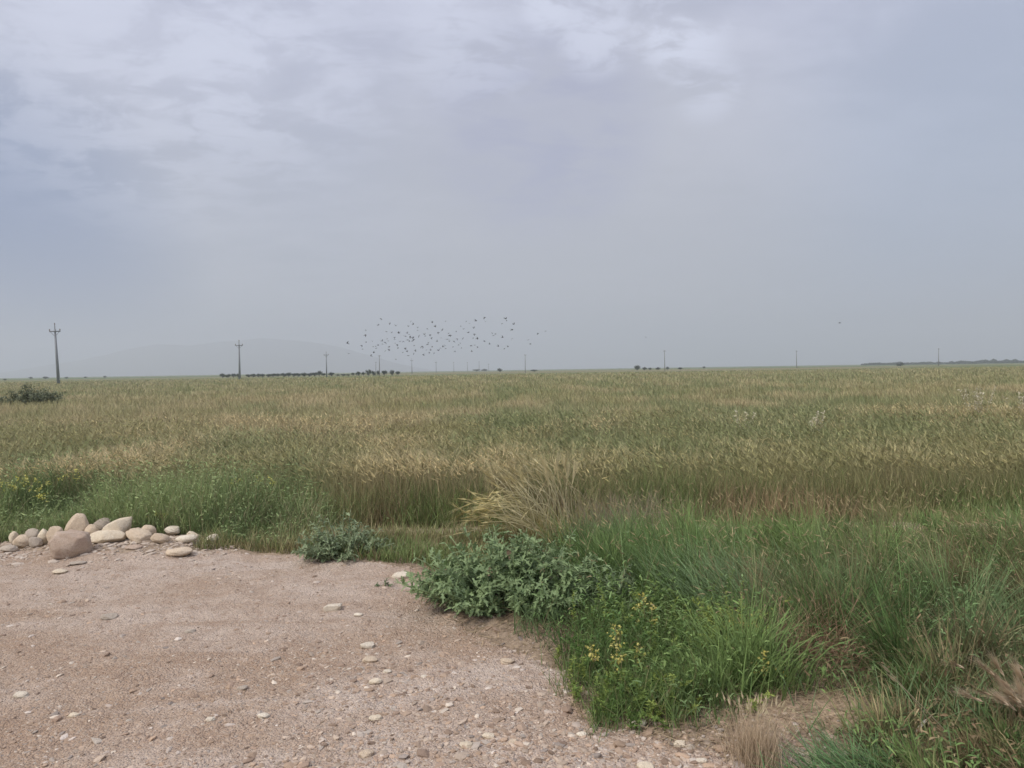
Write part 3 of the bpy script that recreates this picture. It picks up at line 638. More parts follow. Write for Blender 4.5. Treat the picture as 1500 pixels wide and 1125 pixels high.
# bent sheaf of barley in the middle
p = G(792, 806); t = thing('barley_clump', 'golden barley clump with long ears bent over to the left', 'barley clump', p)
sb, er = Buf(), Buf()
def sheaf(n, base, reach, el, esd, col0, col1, hook):
    P0 = np.stack([rng.normal(base[0], base[1], n), rng.normal(0, .10, n), np.zeros(n)], 1)
    T = P0 * [.5, 1, 0] + np.stack([rng.normal(reach[0], reach[1], n), rng.normal(-.05, .10, n), rng.normal(reach[2], reach[3], n)], 1)
    e = rng.normal(el, esd, n); dr = np.stack([-np.cos(e), rng.normal(-.1, .25, n), np.sin(e)], 1)
    cc = lerp(col0, col1, rng.random(n))
    for i in range(n):
        m = T[i] - dr[i] * hook * rng.uniform(.7, 1.3); m[0] = max(m[0], P0[i, 0] * .6 - .12); t_ = np.linspace(0, 1, 8)[:, None]
        tube(sb, P0[i] * (1 - t_) ** 2 + 2 * m * t_ * (1 - t_) + T[i] * t_ ** 2, np.linspace(.0032, .0022, 8), cc[i] * .85, 4)
    ears(er, T, dr, rng.uniform(0.09, 0.13, n), 0.013, cc * 1.1, 0.20, 22, 0.02, .10)
sheaf(85, (-.03, .15), (-.40, .11, .40, .08), .08, .42, (0.62, 0.55, 0.28), (0.82, 0.74, 0.45), .34)
sheaf(46, (.04, .14), (-.16, .14, .60, .09), .75, .25, (0.58, 0.515, 0.29), (0.78, 0.71, 0.47), .30)
sheaf(16, (.18, .12), (.08, .10, .60, .08), 1.4, .5, (0.50, 0.43, 0.24), (0.68, 0.60, 0.38), .25)
n = 330; P = np.stack([rng.normal(0.0, 0.22, n), rng.normal(0, 0.12, n), np.zeros(n)], 1); gcol = lerp((0.30, 0.29, 0.09), (0.54, 0.45, 0.19), rng.random(n))
blades(sb, P, rng.uniform(0.2, 0.48, n), 0.006, rng.normal(np.pi, 1.2, n), rng.uniform(0, .2, n), rng.uniform(0.05, .6, n), gcol * .8, gcol, 4, 0.7)
sb.build('stems', STRAW, t); er.build('ears', STRAW, t)

def tuft(name, label, cat, root, n, sp, h, w_, yaw0, yawsd, lean, bend, c_a, c_b, part='blades', mat=None, nseg=5):
    t = thing(name, label, cat, root); b = Buf()
    P = np.stack([rng.normal(0, sp[0], n), rng.normal(0, sp[1], n), np.zeros(n)], 1)
    cc = lerp(c_a, c_b, rng.random(n)) * rng.lognormal(0, .15, (n, 1))
    tp, td = blades(b, P, rng.uniform(h[0], h[1], n), rng.uniform(w_ * .7, w_ * 1.3, n), rng.normal(yaw0, yawsd, n), rng.uniform(lean[0], lean[1], n), rng.uniform(bend[0], bend[1], n), cc * .85, cc * 1.1, nseg, 0.8)
    b.build(part, mat or LEAF, t); return t, tp, td
tuft('grass_clump', 'long blue-green grass clump with blades swept over to the left', 'grass clump', G(1085, 905), 800, (0.24, 0.16), (0.35, 0.68), 0.0055, 2.7, 0.5, (0.15, 0.8), (0.2, 1.1), BG * .8, BG * 1.45)
tuft('grass_clump', 'upright green grass clump standing behind the blue-green swept one', 'grass clump', G(925, 850), 800, (0.22, 0.16), (0.26, 0.46), 0.006, 1.8, 1.0, (0.05, 0.4), (0.1, 0.9), G1, G2)
tuft('grass_clump', 'spiky bright green grass tuft at the bottom edge beside the bare earth', 'grass clump', G(1275, 1140), 620, (0.14, 0.06), (0.12, 0.28), 0.006, 2.4, 0.9, (0.7, 1.3), (0.2, 0.6), (0.085, 0.165, 0.065), (0.19, 0.30, 0.125))
tuft('grass_clump', 'arched green grass tuft against the right frame edge under the brush heads', 'grass clump', G(1390, 1060), 420, (0.25, 0.14), (0.14, 0.34), 0.007, 2.0, 1.6, (0.1, 0.9), (0.2, 1.2), G1, BG)
tuft('dead_weed', 'tangled reddish brown dead stems lying in the green grass', 'dead plant', rust_c, 1300, (0.14, 0.11), (0.18, 0.54), 0.004, 1.2, 2.6, (0.2, 1.2), (0.2, 2.2), (0.23, 0.13, 0.075), (0.46, 0.32, 0.205), 'stems', STRAW)
tuft('dead_weed', 'flat brown dead stems trailing right of the reddish tangle', 'dead plant', G(1300, 945), 500, (0.22, 0.12), (0.2, 0.45), 0.004, 0.4, 1.8, (0.4, 1.3), (0.1, .9), (0.19, 0.14, 0.09), (0.33, 0.26, 0.17), 'stems', STRAW)
tuft('dead_weed', 'grey-brown dry brush at the crop edge right of the golden clump', 'dead plant', G(915, 790), 700, (0.28, 0.14), (0.25, 0.58), 0.004, 1.6, 1.6, (0.0, .5), (0.1, 1.0), (0.20, 0.155, 0.11), (0.37, 0.30, 0.215), 'stems', STRAW)
tuft('dead_weed', 'rusty straw-coloured grass stand at the front of the barley on the right', 'dead plant', G(1150, 778), 500, (0.40, 0.12), (0.3, 0.58), 0.005, 1.6, 1.6, (0.0, .35), (0.1, 1.0), (0.25, 0.16, 0.085), (0.43, 0.32, 0.18), 'stems', STRAW)
t_, tp, td = tuft('dry_tuft', 'upright pale dry grass tuft on the gravel by the bare earth', 'dry grass', G(1108, 1118), 650, (0.05, 0.045), (0.09, 0.23), 0.0026, 1.6, 1.8, (0.0, .5), (0.0, .4), (0.40, 0.30, 0.20), (0.62, 0.50, 0.35), 'stems', STRAW)
for i in np.argsort(-tp[:, 2])[:40]:
    eb2 = Buf(); ears(eb2, tp[i:i + 1], td[i:i + 1], 0.035, 0.008, np.array([(0.56, 0.48, 0.32)]), 0.02, 6, 0.1); eb2.build('seed_head', STRAW, t_)
# brush-headed wild barley at the right edge
p = G(1568, 1122); t = thing('wild_barley', 'bushy pinkish brown seed heads leaning in from the right edge', 'wild barley', p); sb, er = Buf(), Buf()
n = 40; P = np.stack([rng.normal(0, .09, n), rng.normal(0, .09, n), np.zeros(n)], 1); cc = lerp((0.30, 0.22, 0.13), (0.42, 0.33, 0.2), rng.random(n))
tp, td = blades(sb, P, rng.uniform(0.16, 0.40, n), 0.004, rng.normal(2.9, .7, n), rng.uniform(0.05, .4, n), rng.uniform(0.2, 1.1, n), cc * .8, cc, 6, .4)
cc = lerp((0.58, 0.45, 0.32), (0.76, 0.64, 0.47), rng.random(n))
for i in range(n):
    er = Buf(); ears(er, tp[i:i + 1], td[i:i + 1], rng.uniform(0.04, 0.06, 1), 0.011, cc[i:i + 1], 0.085, 90, 0.1); er.build('seed_head', STRAW, t)
sb.build('stems', STRAW, t)
# single bent dry stalks
def stalk(u, v, h, yaw, lean, bend, col, label, w_=0.006):
    t = thing('dry_stalk', label, 'dry stalk', G(u, v)); b, e = Buf(), Buf()
    pt = [np.zeros(3)]; q = 14
    for i in range(q):
        th_ = lean + bend * i / q; pt.append(pt[-1] + np.array([math.cos(yaw) * math.sin(th_), math.sin(yaw) * math.sin(th_), math.cos(th_)]) * h / q)
    tube(b, pt, np.linspace(w_ * .6, w_ * .3, q + 1), col, 5); b.build('stem', STRAW, t)
    ears(e, np.array([pt[-1]]), unit(np.array([pt[-1] - pt[-2]])), 0.07, 0.012, np.array([col]) * 1.1, 0.03, 6, 0.1); e.build('seed_head', STRAW, t)
stalk(912, 800, 0.62, 0.0, 0.15, 1.9, (0.42, 0.31, 0.23), 'pinkish dry stalk arching over to the right by the grey-brown brush')
stalk(862, 800, 0.74, np.pi, 0.12, 0.1, (0.42, 0.35, 0.2), 'straight straw stalk just right of the golden barley clump', 0.008)
stalk(1420, 1110, 0.42, np.pi, 0.7, 0.1, (0.36, 0.31, 0.2), 'thin zigzag dry stalk leaning left over bottom right corner')
stalk(1388, 1100, 0.40, np.pi, 0.5, 0.25, (0.32, 0.28, 0.18), 'dry stalk leaning beside the whitish dead leaf at bottom right')
# one pale dead leaf
p = G(1340, 1092); t = Buf(); leaves(t, [(0, 0, 0.05)], [(0.6, 0.25, 0.42)], 0.11, 0.022, (0.50, 0.47, 0.36), (0.56, 0.53, 0.42), 8, 0.0, 0.4)
o = t.build('dead_leaf', STRAW); o.location = p; tag(o, 'single whitish dead leaf curling up near the bottom right corner', 'leaf')

# yellowing weeds
def yellow_weed(u, v, n, s, label):
    p = G(u, v); t = thing('yellowing_weed', label, 'weed', (p.x, p.y, 0)); sb, lf = Buf(), Buf()
    for i in range(n):
        a = rng.uniform(0, 6.28); e = np.array([math.cos(a) * s * rng.uniform(.2, 1), math.sin(a) * s * rng.uniform(.2, 1), rng.uniform(0.13, 0.27)])
        q = np.linspace(0, 1, 5)[:, None]; tube(sb, e * q ** [[.8, .8, 1.1]], 0.002, (0.28, 0.26, 0.13), 4)
        m = 15; dr = rng.normal(0, 1, (m, 3)) + [0, -.1, .2]; cc = lerp((0.44, 0.39, 0.09), (0.56, 0.51, 0.18), rng.random(m))
        leaves(lf, e + rng.normal(0, .014, (m, 3)) - np.outer(rng.uniform(0, .02, m), [0, 0, 1]), dr, rng.uniform(0.012, 0.026, m), rng.uniform(0.008, 0.015, m), cc, cc * 1.05, 5, .3, .7); lf.build('leaf_cluster', LEAF, t); lf = Buf()
    sb.build('stems', LEAF, t)
yellow_weed(952, 945, 5, 0.10, 'cream-yellow leaf cluster uppermost among the low green weeds')
yellow_weed(910, 985, 4, 0.07, 'yellow leaf cluster midway down the left side of low green weeds')
yellow_weed(862, 1002, 3, 0.06, 'bright yellow leaves on the left rim of the low weeds by gravel')
yellow_weed(905, 1018, 4, 0.06, 'pale yellow leaf cluster low on the left front of green weeds')
yellow_weed(940, 1005, 3, 0.06, 'orange-tinged wilting leaves in the middle of the low green weeds')
yellow_weed(1125, 1022, 4, 0.08, 'cream withered leaves hanging above the bare tan earth')
yellow_weed(1095, 975, 3, 0.07, 'yellow-green leaves at right end of the low feathery weeds')

# mustard in flower
def mustard(u, v, h, label, group=None):
    p = G(u, v); t = thing('mustard_plant', label, 'flowering weed', (p.x, p.y, 0), group); sb, fl = Buf(), Buf()
    for i in range(4):
        e = np.array([rng.normal(0, .06), rng.normal(0, .06), h * rng.uniform(0.8, 1.0)]); q = np.linspace(0, 1, 5)[:, None]; tube(sb, e * q, 0.003, (0.14, 0.19, 0.08), 4)
        m = 12; P = e + rng.normal(0, .014, (m, 3)); dr = rng.normal(0, 1, (m, 3)) + [0, 0, .5]; cc = lerp((0.55, 0.52, 0.12), (0.66, 0.64, 0.25), rng.random(m))
        fl = Buf(); leaves(fl, P, dr, 0.02, 0.018, cc, cc, 4, .1); fl.build('flower_head', LEAF, t)
    sb.build('stems', LEAF, t)
mustard(197, 790, 0.22, 'yellow mustard flowers standing close behind the pale triangular stone')
mustard(226, 788, 0.24, 'yellow mustard flowers standing right of those behind the triangular stone')
MUSLAB = {345: 'leftmost of the three mustard plants where green weeds meet barley', 380: 'middle of the three mustard plants where green weeds meet barley', 395: 'rightmost of the three mustard plants where green weeds meet barley'}
for (u, v, h) in ((40, 772, .52), (12, 775, .5), (28, 768, .44), (68, 770, .46), (52, 766, .5), (100, 764, .58), (380, 760, .48), (345, 764, .45), (395, 764, .46), (60, 775, .4), (5, 770, .48)):
    mustard(u, v, h, MUSLAB.get(u, 'yellow mustard plant in the flowering patch of weeds at the left frame edge'), 'mustard flowers in the left weeds')

# ------------------------------------------------------------------ stones
I4v, I4t = ico_data(4)
def rock(name, label, u, vb, wpx, vt, mat, cat='stone', depth=0.8, block=2.0, rough=0.10, lean=0.0, rot=None, sink=0.12, flat=None, fac=.72):
    p = G(u, vb); dist = p.y
    wd = wpx / F * dist; top = D(u, vt, dist + wd * depth * 0.4).z
    h = max(top, 0.012) if flat is None else flat
    s = int(rng.integers(1e6)); V = I4v.copy()
    sg = np.sign(V); V = sg * np.abs(V) ** (2.0 / block); V /= np.maximum(1e-6, (np.abs(V) ** block).sum(1, keepdims=True) ** (1 / block)) if block > 2 else 1.0
    q = lambda f_, k_: (fbm(V[:, 0] * f_ + V[:, 2] * 1.7 * f_ + 50, V[:, 1] * f_ - V[:, 2] * 1.1 * f_ + 50, s % 200 + k_, 3) - 0.5)
    V = V * (1 + rough * 3.6 * q(0.9, 0) + rough * 1.7 * q(2.4, 5) + rough * .9 * q(7, 9) + min(rough, .1) * .7 * q(19, 13))[:, None]
    for i_ in range(7):                                            # a few worn facets
        nd = rng.normal(0, 1, 3); nd /= np.linalg.norm(nd); c_ = rng.uniform(fac, .97); ex_ = V @ nd - c_
        V = V - np.maximum(ex_, 0)[:, None] * nd * .85
    V = (V - (V.max(0) + V.min(0)) / 2) / ((V.max(0) - V.min(0)) / 2); V = V * np.array([wd / 2, wd / 2 * depth, h * (0.5 + sink / 2)])
    V[:, 2] += lean * V[:, 0]
    a = rng.uniform(-.5, .5) if rot is None else rot
    V[:, :2] = np.stack([V[:, 0] * math.cos(a) - V[:, 1] * math.sin(a), V[:, 0] * math.sin(a) + V[:, 1] * math.cos(a)], 1)
    V[:, 2] += h - V[:, 2].max()
    me = mesh_from(name, V, I4t, None, True); me.materials.append(mat); o = link(name, me); o.location = (p.x, p.y + wd * depth * 0.4, float(gz(np.array([p.x]), np.array([p.y]))[0]))
    return tag(o, label, cat, 'stones piled at the gravel edge' if name == 'stone' else 'loose stones on the gravel')
PK, PL, TN, WH, GY = ROCK_PINK, ROCK_PALE, ROCK_TAN, ROCK_WHITE, ROCK_GREY
rock('stone', 'large rough pinkish block, biggest and nearest of the stone pile', 94, 822, 56, 780, PK, block=3.6, rough=.14, depth=.85, rot=0.3, fac=.9)
rock('stone', 'rounded tan boulder standing highest at the back of the pile', 108, 800, 38, 758, TN, rough=.09, lean=0.2)
rock('stone', 'large smooth pale oval stone lying right of the pinkish block', 150, 807, 54, 786, PL, rough=.05, rot=0.05, depth=.65)
rock('stone', 'pale triangular boulder leaning behind the smooth oval stone', 165, 802, 40, 768, PL, block=3, rough=.16, lean=0.45)
rock('stone', 'pinkish tapered stone right of the smooth pale oval stone', 198, 806, 38, 785, TN, block=2.6, rough=.14, lean=-.15)
rock('stone', 'round tan stone tucked behind the tapered pinkish stone', 213, 800, 24, 779, TN, rough=.08)
rock('stone', 'blunt tan stone on the right end of the close-packed pile', 231, 808, 28, 791, TN, rough=.1, lean=-.15)
rock('stone', 'smooth pale flattened stone standing apart right of the pile', 270, 806, 32, 794, WH, rough=.05, rot=0.0, depth=.7)
rock('stone', 'whitish rounded stone farthest right of the whole pile', 306, 803, 23, 788, WH, rough=.08, lean=.2)
rock('stone', 'flat tan slab lying on gravel in front of the pile, right side', 258, 820, 38, 806, TN, rough=.1, depth=.7)
rock('stone', 'small angular pale stone behind the gap of the two whitish stones', 282, 799, 20, 787, PL, block=3, rough=.15, lean=-.3)
rock('stone', 'brown rounded stone near the left end of the pile', 28, 806, 29, 785, TN, rough=.07)
rock('stone', 'dark grey-brown stone between brown rounded stone and pinkish block', 49, 806, 18, 790, GY, block=3, rough=.12)
rock('stone', 'upright pale stone wedged left of the pinkish block', 61, 803, 19, 778, PL, rough=.12)
rock('stone', 'small pale stone behind the brown rounded stone', 17, 800, 14, 781, PL, rough=.1)
rock('stone', 'flat greyish stone low at the left frame edge of the pile', 8, 811, 27, 799, GY, rough=.08, depth=.7)
rock('stone', 'small tan stone between the pinkish block and the triangular boulder', 132, 801, 20, 777, TN, rough=.1)
rock('stone', 'grey-brown stone half hidden by weeds behind the pile top', 145, 797, 34, 767, GY, rough=.13)
rock('stone', 'weathered pale stone half under weeds at the back left', 45, 798, 26, 777, GY, rough=.15)
rock('stone', 'tan stone showing above the back of the pinkish block', 76, 806, 26, 775, TN, rough=.12)
rock('stone', 'thin whitish flat stone in weeds behind the right end', 250, 794, 22, 780, WH, rough=.1, depth=.7)
rock('stone', 'low flat pinkish stone sunk in gravel before the tapered stone', 192, 814, 28, 807, PK, rough=.1)
rock('stone', 'bluish grey flat pebble below the pinkish block', 110, 829, 24, 823, GY, rough=.08)
rock('stone', 'flat pale slab sunk in gravel left below the pinkish block', 84, 842, 24, 835, PL, rough=.08)
LS = [(485, 897, 27, 884, WH, 4.5, 'flat whitish rectangular stone, largest of the loose stones on the gravel'),
 (524, 906, 14, 892, WH, 3, 'small whitish pyramid-shaped stone right of the rectangular one'),
 (537, 950, 22, 938, WH, 4, 'pale flat stone below the rectangular whitish stone'),
 (541, 970, 24, 959, TN, 2.4, 'tan oval stone just below the pale flat stone'),
 (567, 985, 13, 974, WH, 2.6, 'small whitish pointed stone lower right of the tan oval one'),
 (549, 1001, 20, 991, PL, 2.4, 'smooth pale oval stone in the middle of the gravel'),
 (744, 973, 22, 959, TN, 3, 'tan angular stone on the gravel close before the wide leafy plant'),
 (715, 1082, 19, 1072, PL, 2.4, 'pale egg-shaped stone on the gravel left of the low weeds'),
 (752, 1092, 15, 1078, TN, 2.4, 'small round stone right of the pale egg-shaped stone'),
 (683, 1098, 22, 1088, PL, 2.2, 'pale oval stone left below the egg-shaped stone'),
 (549, 1056, 20, 1042, PL, 3, 'pale triangular stone pressed into the gravel near bottom centre'),
 (535, 1113, 24, 1102, TN, 2.2, 'long tan stone at the bottom edge of the gravel'),
 (384, 1052, 18, 1043, WH, 2.2, 'whitish oval stone on the lower left gravel'),
 (307, 1058, 14, 1045, WH, 2.2, 'round whitish stone left of the whitish oval stone'),
 (27, 1023, 22, 1014, WH, 2.3, 'flat whitish stone near the left frame edge'),
 (105, 1049, 17, 1041, PL, 2.2, 'small pale oval stone low on the far left gravel'),
 (353, 1011, 16, 1000, GY, 2.6, 'greyish stone above the whitish oval stone'),
 (276, 928, 16, 918, GY, 2.5, 'dark grey stone on the upper left gravel'),
 (157, 908, 24, 899, GY, 2.5, 'long flat grey stone farthest up the left gravel'),
 (936, 1074, 28, 1060, WH, 2.2, 'pale round stone touching the front of the low green weeds'),
 (852, 1077, 16, 1068, WH, 2.3, 'small pale stone left of the one touching the low weeds'),
 (997, 1101, 20, 1088, PL, 2.3, 'pale stone on the gravel just below the low weeds'),
 (1029, 1120, 18, 1108, WH, 2.2, 'whitish stone left of the pale dry grass tuft'),
 (620, 992, 9, 984, WH, 2.6, 'tiny white stone alone on the gravel left of the tan angular stone'),
 (585, 850, 26, 838, WH, 2.6, 'whitish stone at the far gravel edge beside the tiny weed'),
 (947, 1128, 26, 1117, PL, 2.6, 'pale stone cut by the bottom frame edge below low weeds')]
for (u, vb, wp, vt, mt, bl, lab) in LS:
    rock('loose_stone', lab, u, vb, wp, vt, mt, block=bl, rough=.16, depth=.8, rot=0.1, flat=wp / F * G(u, vb).y * 0.27, sink=0.5)

# ------------------------------------------------------------------ power poles
PC = (0.27, 0.275, 0.29); MT = (0.20, 0.20, 0.21); INS = (0.22, 0.17, 0.15)
def concrete_pole():
    t = thing('power_pole', '-', 'power pole'); b = Buf(); prism(b, -.22, .22, -.16, .16, -.3, 7.9, PC, 0.5); b.build('shaft', CONCRETE, t)
    b = Buf(); prism(b, -.8, .8, -.2, -.085, 7.55, 7.69, MT); b.build('crossarm', CONCRETE, t)
    b = Buf(); prism(b, -.05, .05, -.05, .05, 7.9, 8.55, MT); b.build('top_bracket', CONCRETE, t)
    for s in (-1, 1):
        b = Buf(); tube(b, [(s * .12, -.15, 7.0), (s * .62, -.15, 7.55)], .03, MT); b.build('brace', CONCRETE, t)
    for x_, z_ in ((-.74, 7.69), (.74, 7.69), (0, 8.55)):
        b = Buf(); tube(b, [(x_, -.14 if x_ else 0, z_ + q) for q in (0, .05, .06, .12, .13, .19, .20, .26, .28)], [.04, .04, .10, .09, .06, .10, .07, .08, .03], INS, 8); b.build('insulator', CONCRETE, t)
    return t
def slim_pole():
    t = thing('power_pole', '-', 'power pole'); b = Buf(); tube(b, [(0, 0, -.3), (0, 0, 4), (0, 0, 8.6)], [.17, .14, .10], (0.20, 0.19, 0.18), 8); b.build('shaft', CONCRETE, t)
    b = Buf(); prism(b, -.5, .5, -.18, -.105, 8.1, 8.2, MT); b.build('crossarm', CONCRETE, t)
    for x_ in (-.45, .45):
        b = Buf(); tube(b, [(x_, -.14, 8.2 + q) for q in (0, .06, .08, .2, .24)], [.03, .03, .08, .07, .03], INS, 6); b.build('insulator', CONCRETE, t)
    return t
def copy_tree(o):
    c = o.copy(); C.objects.link(c)
    for ch in o.children:
        d = ch.copy(); C.objects.link(d); d.parent = c
    return c
pa, ps = concrete_pole(), slim_pole(); ua = us = False
PO = [(85.5, 150, 0, 1.0, 'tallest concrete power pole with crossarm, far left of the photo'),
 (351, 193, 0, 1.0, 'second tallest crossarm pole, left end of the far tree row'),
 (478.5, 290, 0, 1.0, 'crossarm pole in the middle of the far tree row'),
 (556, 318, 1, 1.0, 'bare pole standing tallest among the right end trees under the flock'),
 (550.5, 335, 1, .72, 'short pole close left of the bare pole among the trees'),
 (603.6, 455, 0, 1.0, 'first pole right of the tree row, under the flock'),
 (639, 590, 0, 1.05, 'distant thin pole two places right of the tree row'),
 (665, 650, 1, 1.0, 'distant thin pole under the middle of the flock'),
 (685, 760, 1, 1.0, 'faintest of the thin poles below the flock'),
 (702, 700, 1, 1.0, 'distant thin pole left of the small far building-like clump'),
 (716, 830, 0, 1.0, 'farthest short pole at the right end of the receding line'),
 (769.5, 392, 1, 1.05, 'dark slim pole under the right end of the flock'),
 (974, 345, 1, 1.05, 'slim pole beside the low round trees right of centre'),
 (1167, 390, 1, 1.0, 'slim pole alone on the right half of the horizon'),
 (1375, 362, 1, 1.0, 'slim pole farthest right on the horizon')]
TOPV = [473, 498, 515, 520, 530, 525, 528.5, 530, 530.5, 529.5, 532, 519, 513, 513.5, 510]
for (u, d, kd, s, lab), tv in zip(PO, TOPV):
    src = ps if kd else pa
    if kd and not us: o = ps; us = True
    elif not kd and not ua: o = pa; ua = True
    else: o = copy_tree(src)
    p = D(u, 548, d); z0_ = float(gz(np.array([p.x]), np.array([d]))[0]); o.location = (p.x, d, z0_); s = (D(u, tv, d).z - z0_) / (8.6 if kd else 8.83); o.scale = (min(s, 1.25), min(s, 1.25), s)
    o.rotation_euler = (0, R(-2.0) if u < 90 else R(rng.normal(0, .4)), R(rng.normal(8, 5)))
    tag(o, lab, 'power pole', 'power poles across the plain')

# ------------------------------------------------------------------ far trees
def tree_proto(seed, name):
    t = thing(name, '-', 'tree'); b = Buf()
    tube(b, [(0, 0, -.1), (.04, 0, .35), (0, .03, .7)], [.10, .08, .05], (0.12, 0.10, 0.08), 6)
    for i in range(4):
        a = i * 1.6 + rng.uniform(0, 1); tube(b, [(0, .02, .4), (math.cos(a) * .3, math.sin(a) * .3, .75), (math.cos(a) * .5, math.sin(a) * .5, 1.05)], [.04, .03, .012], (0.12, 0.10, 0.08), 5)
    b.build('trunk', WOOD, t); b = Buf(); n = 900
    cl = rng.normal(0, 1, (16, 3)); cl = unit(cl) * rng.uniform(.25, .85, (16, 1)) * [.95, .95, .52] + [0, 0, .75]
    ci = rng.integers(0, 16, n); P = cl[ci] + rng.normal(0, .14, (n, 3)); P[:, 2] = np.maximum(P[:, 2], .06)
    cc = lerp((0.035, 0.055, 0.03), (0.075, 0.10, 0.05), rng.random(16))[ci] * rng.lognormal(0, .2, (n, 1))
    leaves(b, P, rng.normal(0, 1, (n, 3)), .17, .10, cc, cc, 4, .1); b.build('crown', LEAF, t); return t
protos = [tree_proto(i, 'tree') for i in range(4)]; usedp = [False] * 4
def tree(u, d, w_, h, label, group=None, cat='tree', name='tree'):
    i = int(rng.integers(4))
    if not usedp[i]: o = protos[i]; usedp[i] = True
    else: o = copy_tree(protos[i])
    o.name = name; p = D(u, 548, d); o.location = (p.x, d, float(gz(np.array([p.x]), np.array([d]))[0])); s = w_ / F * d / 2.0
    o.scale = (s, s, h / F * d / 1.45); o.rotation_euler = (0, 0, rng.uniform(0, 6.28)); tag(o, label, cat, group)
ROWLAB = {326: 'leftmost small dark tree of the long low row', 334: 'second dark tree from the left end of the long low row', 342: 'third dark tree from left of the row, before the crossarm pole', 349: 'narrow dark tree right at the foot of second tallest pole',
    468: 'tallest dark tree of the long low row', 474: 'low dark tree in the row touching the middle crossarm pole from left', 486: 'dark tree alone just right of the middle crossarm pole'}
row = [(326, 8, 6), (334, 8, 5), (342, 9, 6), (349, 5, 6), (364, 7, 4.5), (371, 9, 5), (379, 8, 5), (385, 7, 5), (393, 8, 4.5), (400, 9, 5), (407, 8, 5), (416, 9, 5.5), (423, 8, 6), (430, 8, 5), (437, 8, 5), (445, 9, 5.5), (453, 8, 5), (461, 9, 6), (468, 7, 8), (474, 7, 4.5), (486, 9, 5.5)]
for (u, w_, h) in row: tree(u, 340 + rng.normal(0, 6), w_ * 1.35, h * 1.15, ROWLAB.get(u, 'small dark bushy tree within the long low row between two crossarm poles'), 'trees of the long low row')
for (u, w_, h, lab) in [(495, 9, 3.4, 'low light green bush, left of the three between tree row and tall trees'), (503, 9, 3.4, 'low light green bush, middle of the three between rows'), (510, 8, 3.4, 'low light green bush, right of the three between rows'),
    (517, 7, 5.5, 'small dark tree starting the right cluster, nearest the light bushes'), (525, 10, 7, 'round dark tree second in the right cluster'), (532, 8, 6.5, 'dark tree left of the tallest tree in the right cluster'),
    (540, 10, 10, 'tallest dark tree of the right cluster left of two poles'), (547, 8, 8, 'dark tree behind the short pole in right cluster'), (554, 6, 8, 'narrow dark tree at foot of the bare pole'),
    (563, 11, 8.5, 'round dark tree right of the bare pole'), (575, 10, 8.5, 'broad dark tree second from right end of cluster'), (583, 9, 7, 'dark tree closing the right end of the cluster')]:
    tree(u, 330 + rng.normal(0, 5), w_, h, lab)
for (u, d, w_, h, lab) in [(7, 420, 6, 3, 'tiny dark bush on the horizon at the left frame edge'), (45, 600, 7, 4, 'tiny bush on the horizon left of the tallest pole'), (67, 600, 11, 4, 'low green bush on the horizon touching the tallest pole'), (97, 600, 7, 3, 'tiny bush on the horizon just right of the tallest pole'), (125, 620, 6, 3, 'second tiny bush right of the tallest pole'), (153, 640, 6, 3.5, 'third tiny bush right of the tallest pole'),
    (732, 520, 9, 6, 'small round dark tree between the receding poles and slim pole'), (783, 520, 15, 3.2, 'flat dark bush right of the slim pole under the flock'), (698, 900, 13, 4, 'low dark clump among farthest poles, left half'), (710, 900, 12, 4, 'low dark clump among farthest poles, right half'),
    (933, 420, 12, 8, 'round dark tree, biggest on the right horizon'), (944, 425, 9, 5, 'lower tree adjoining the biggest round one'), (952, 430, 7, 4, 'small bush between round tree and slim pole'), (964, 430, 8, 4.5, 'small bush just left of the slim pole'), (978, 430, 7, 5, 'small tree just right of the slim pole'), (997, 450, 10, 3.5, 'flat bush second right of the slim pole'), (1031, 600, 6, 3.5, 'tiny bush alone right of the low round trees'), (1319, 420, 14, 5, 'dark isolated bush before the far treeline on right')]:
    tree(u, d, w_, h, lab)
# far belt of trees on the right horizon
b = Buf(); n = 26000; u = rng.uniform(1262, 1620, n); d = rng.uniform(930, 990, n)
hp = np.interp(u, [1262, 1280, 1340, 1400, 1430, 1470, 1500, 1620], [2.5, 4, 4, 3.4, 5.5, 6, 5, 6]) * (0.55 + 0.8 * vnoise(u * .16, u * 0, 330)) * 0.66
P = np.stack([(u - 750) / F * d, d, hp * rng.uniform(0, 1, n) ** 0.8], 1); cc = lerp((0.04, 0.06, 0.035), (0.07, 0.09, 0.05), rng.random(n))
leaves(b, P, rng.normal(0, 1, (n, 3)), 1.5, 1.0, cc, cc, 4, .1)
tag(b.build('treeline', LEAF), 'far low belt of trees along the right horizon', 'treeline', kind='stuff')

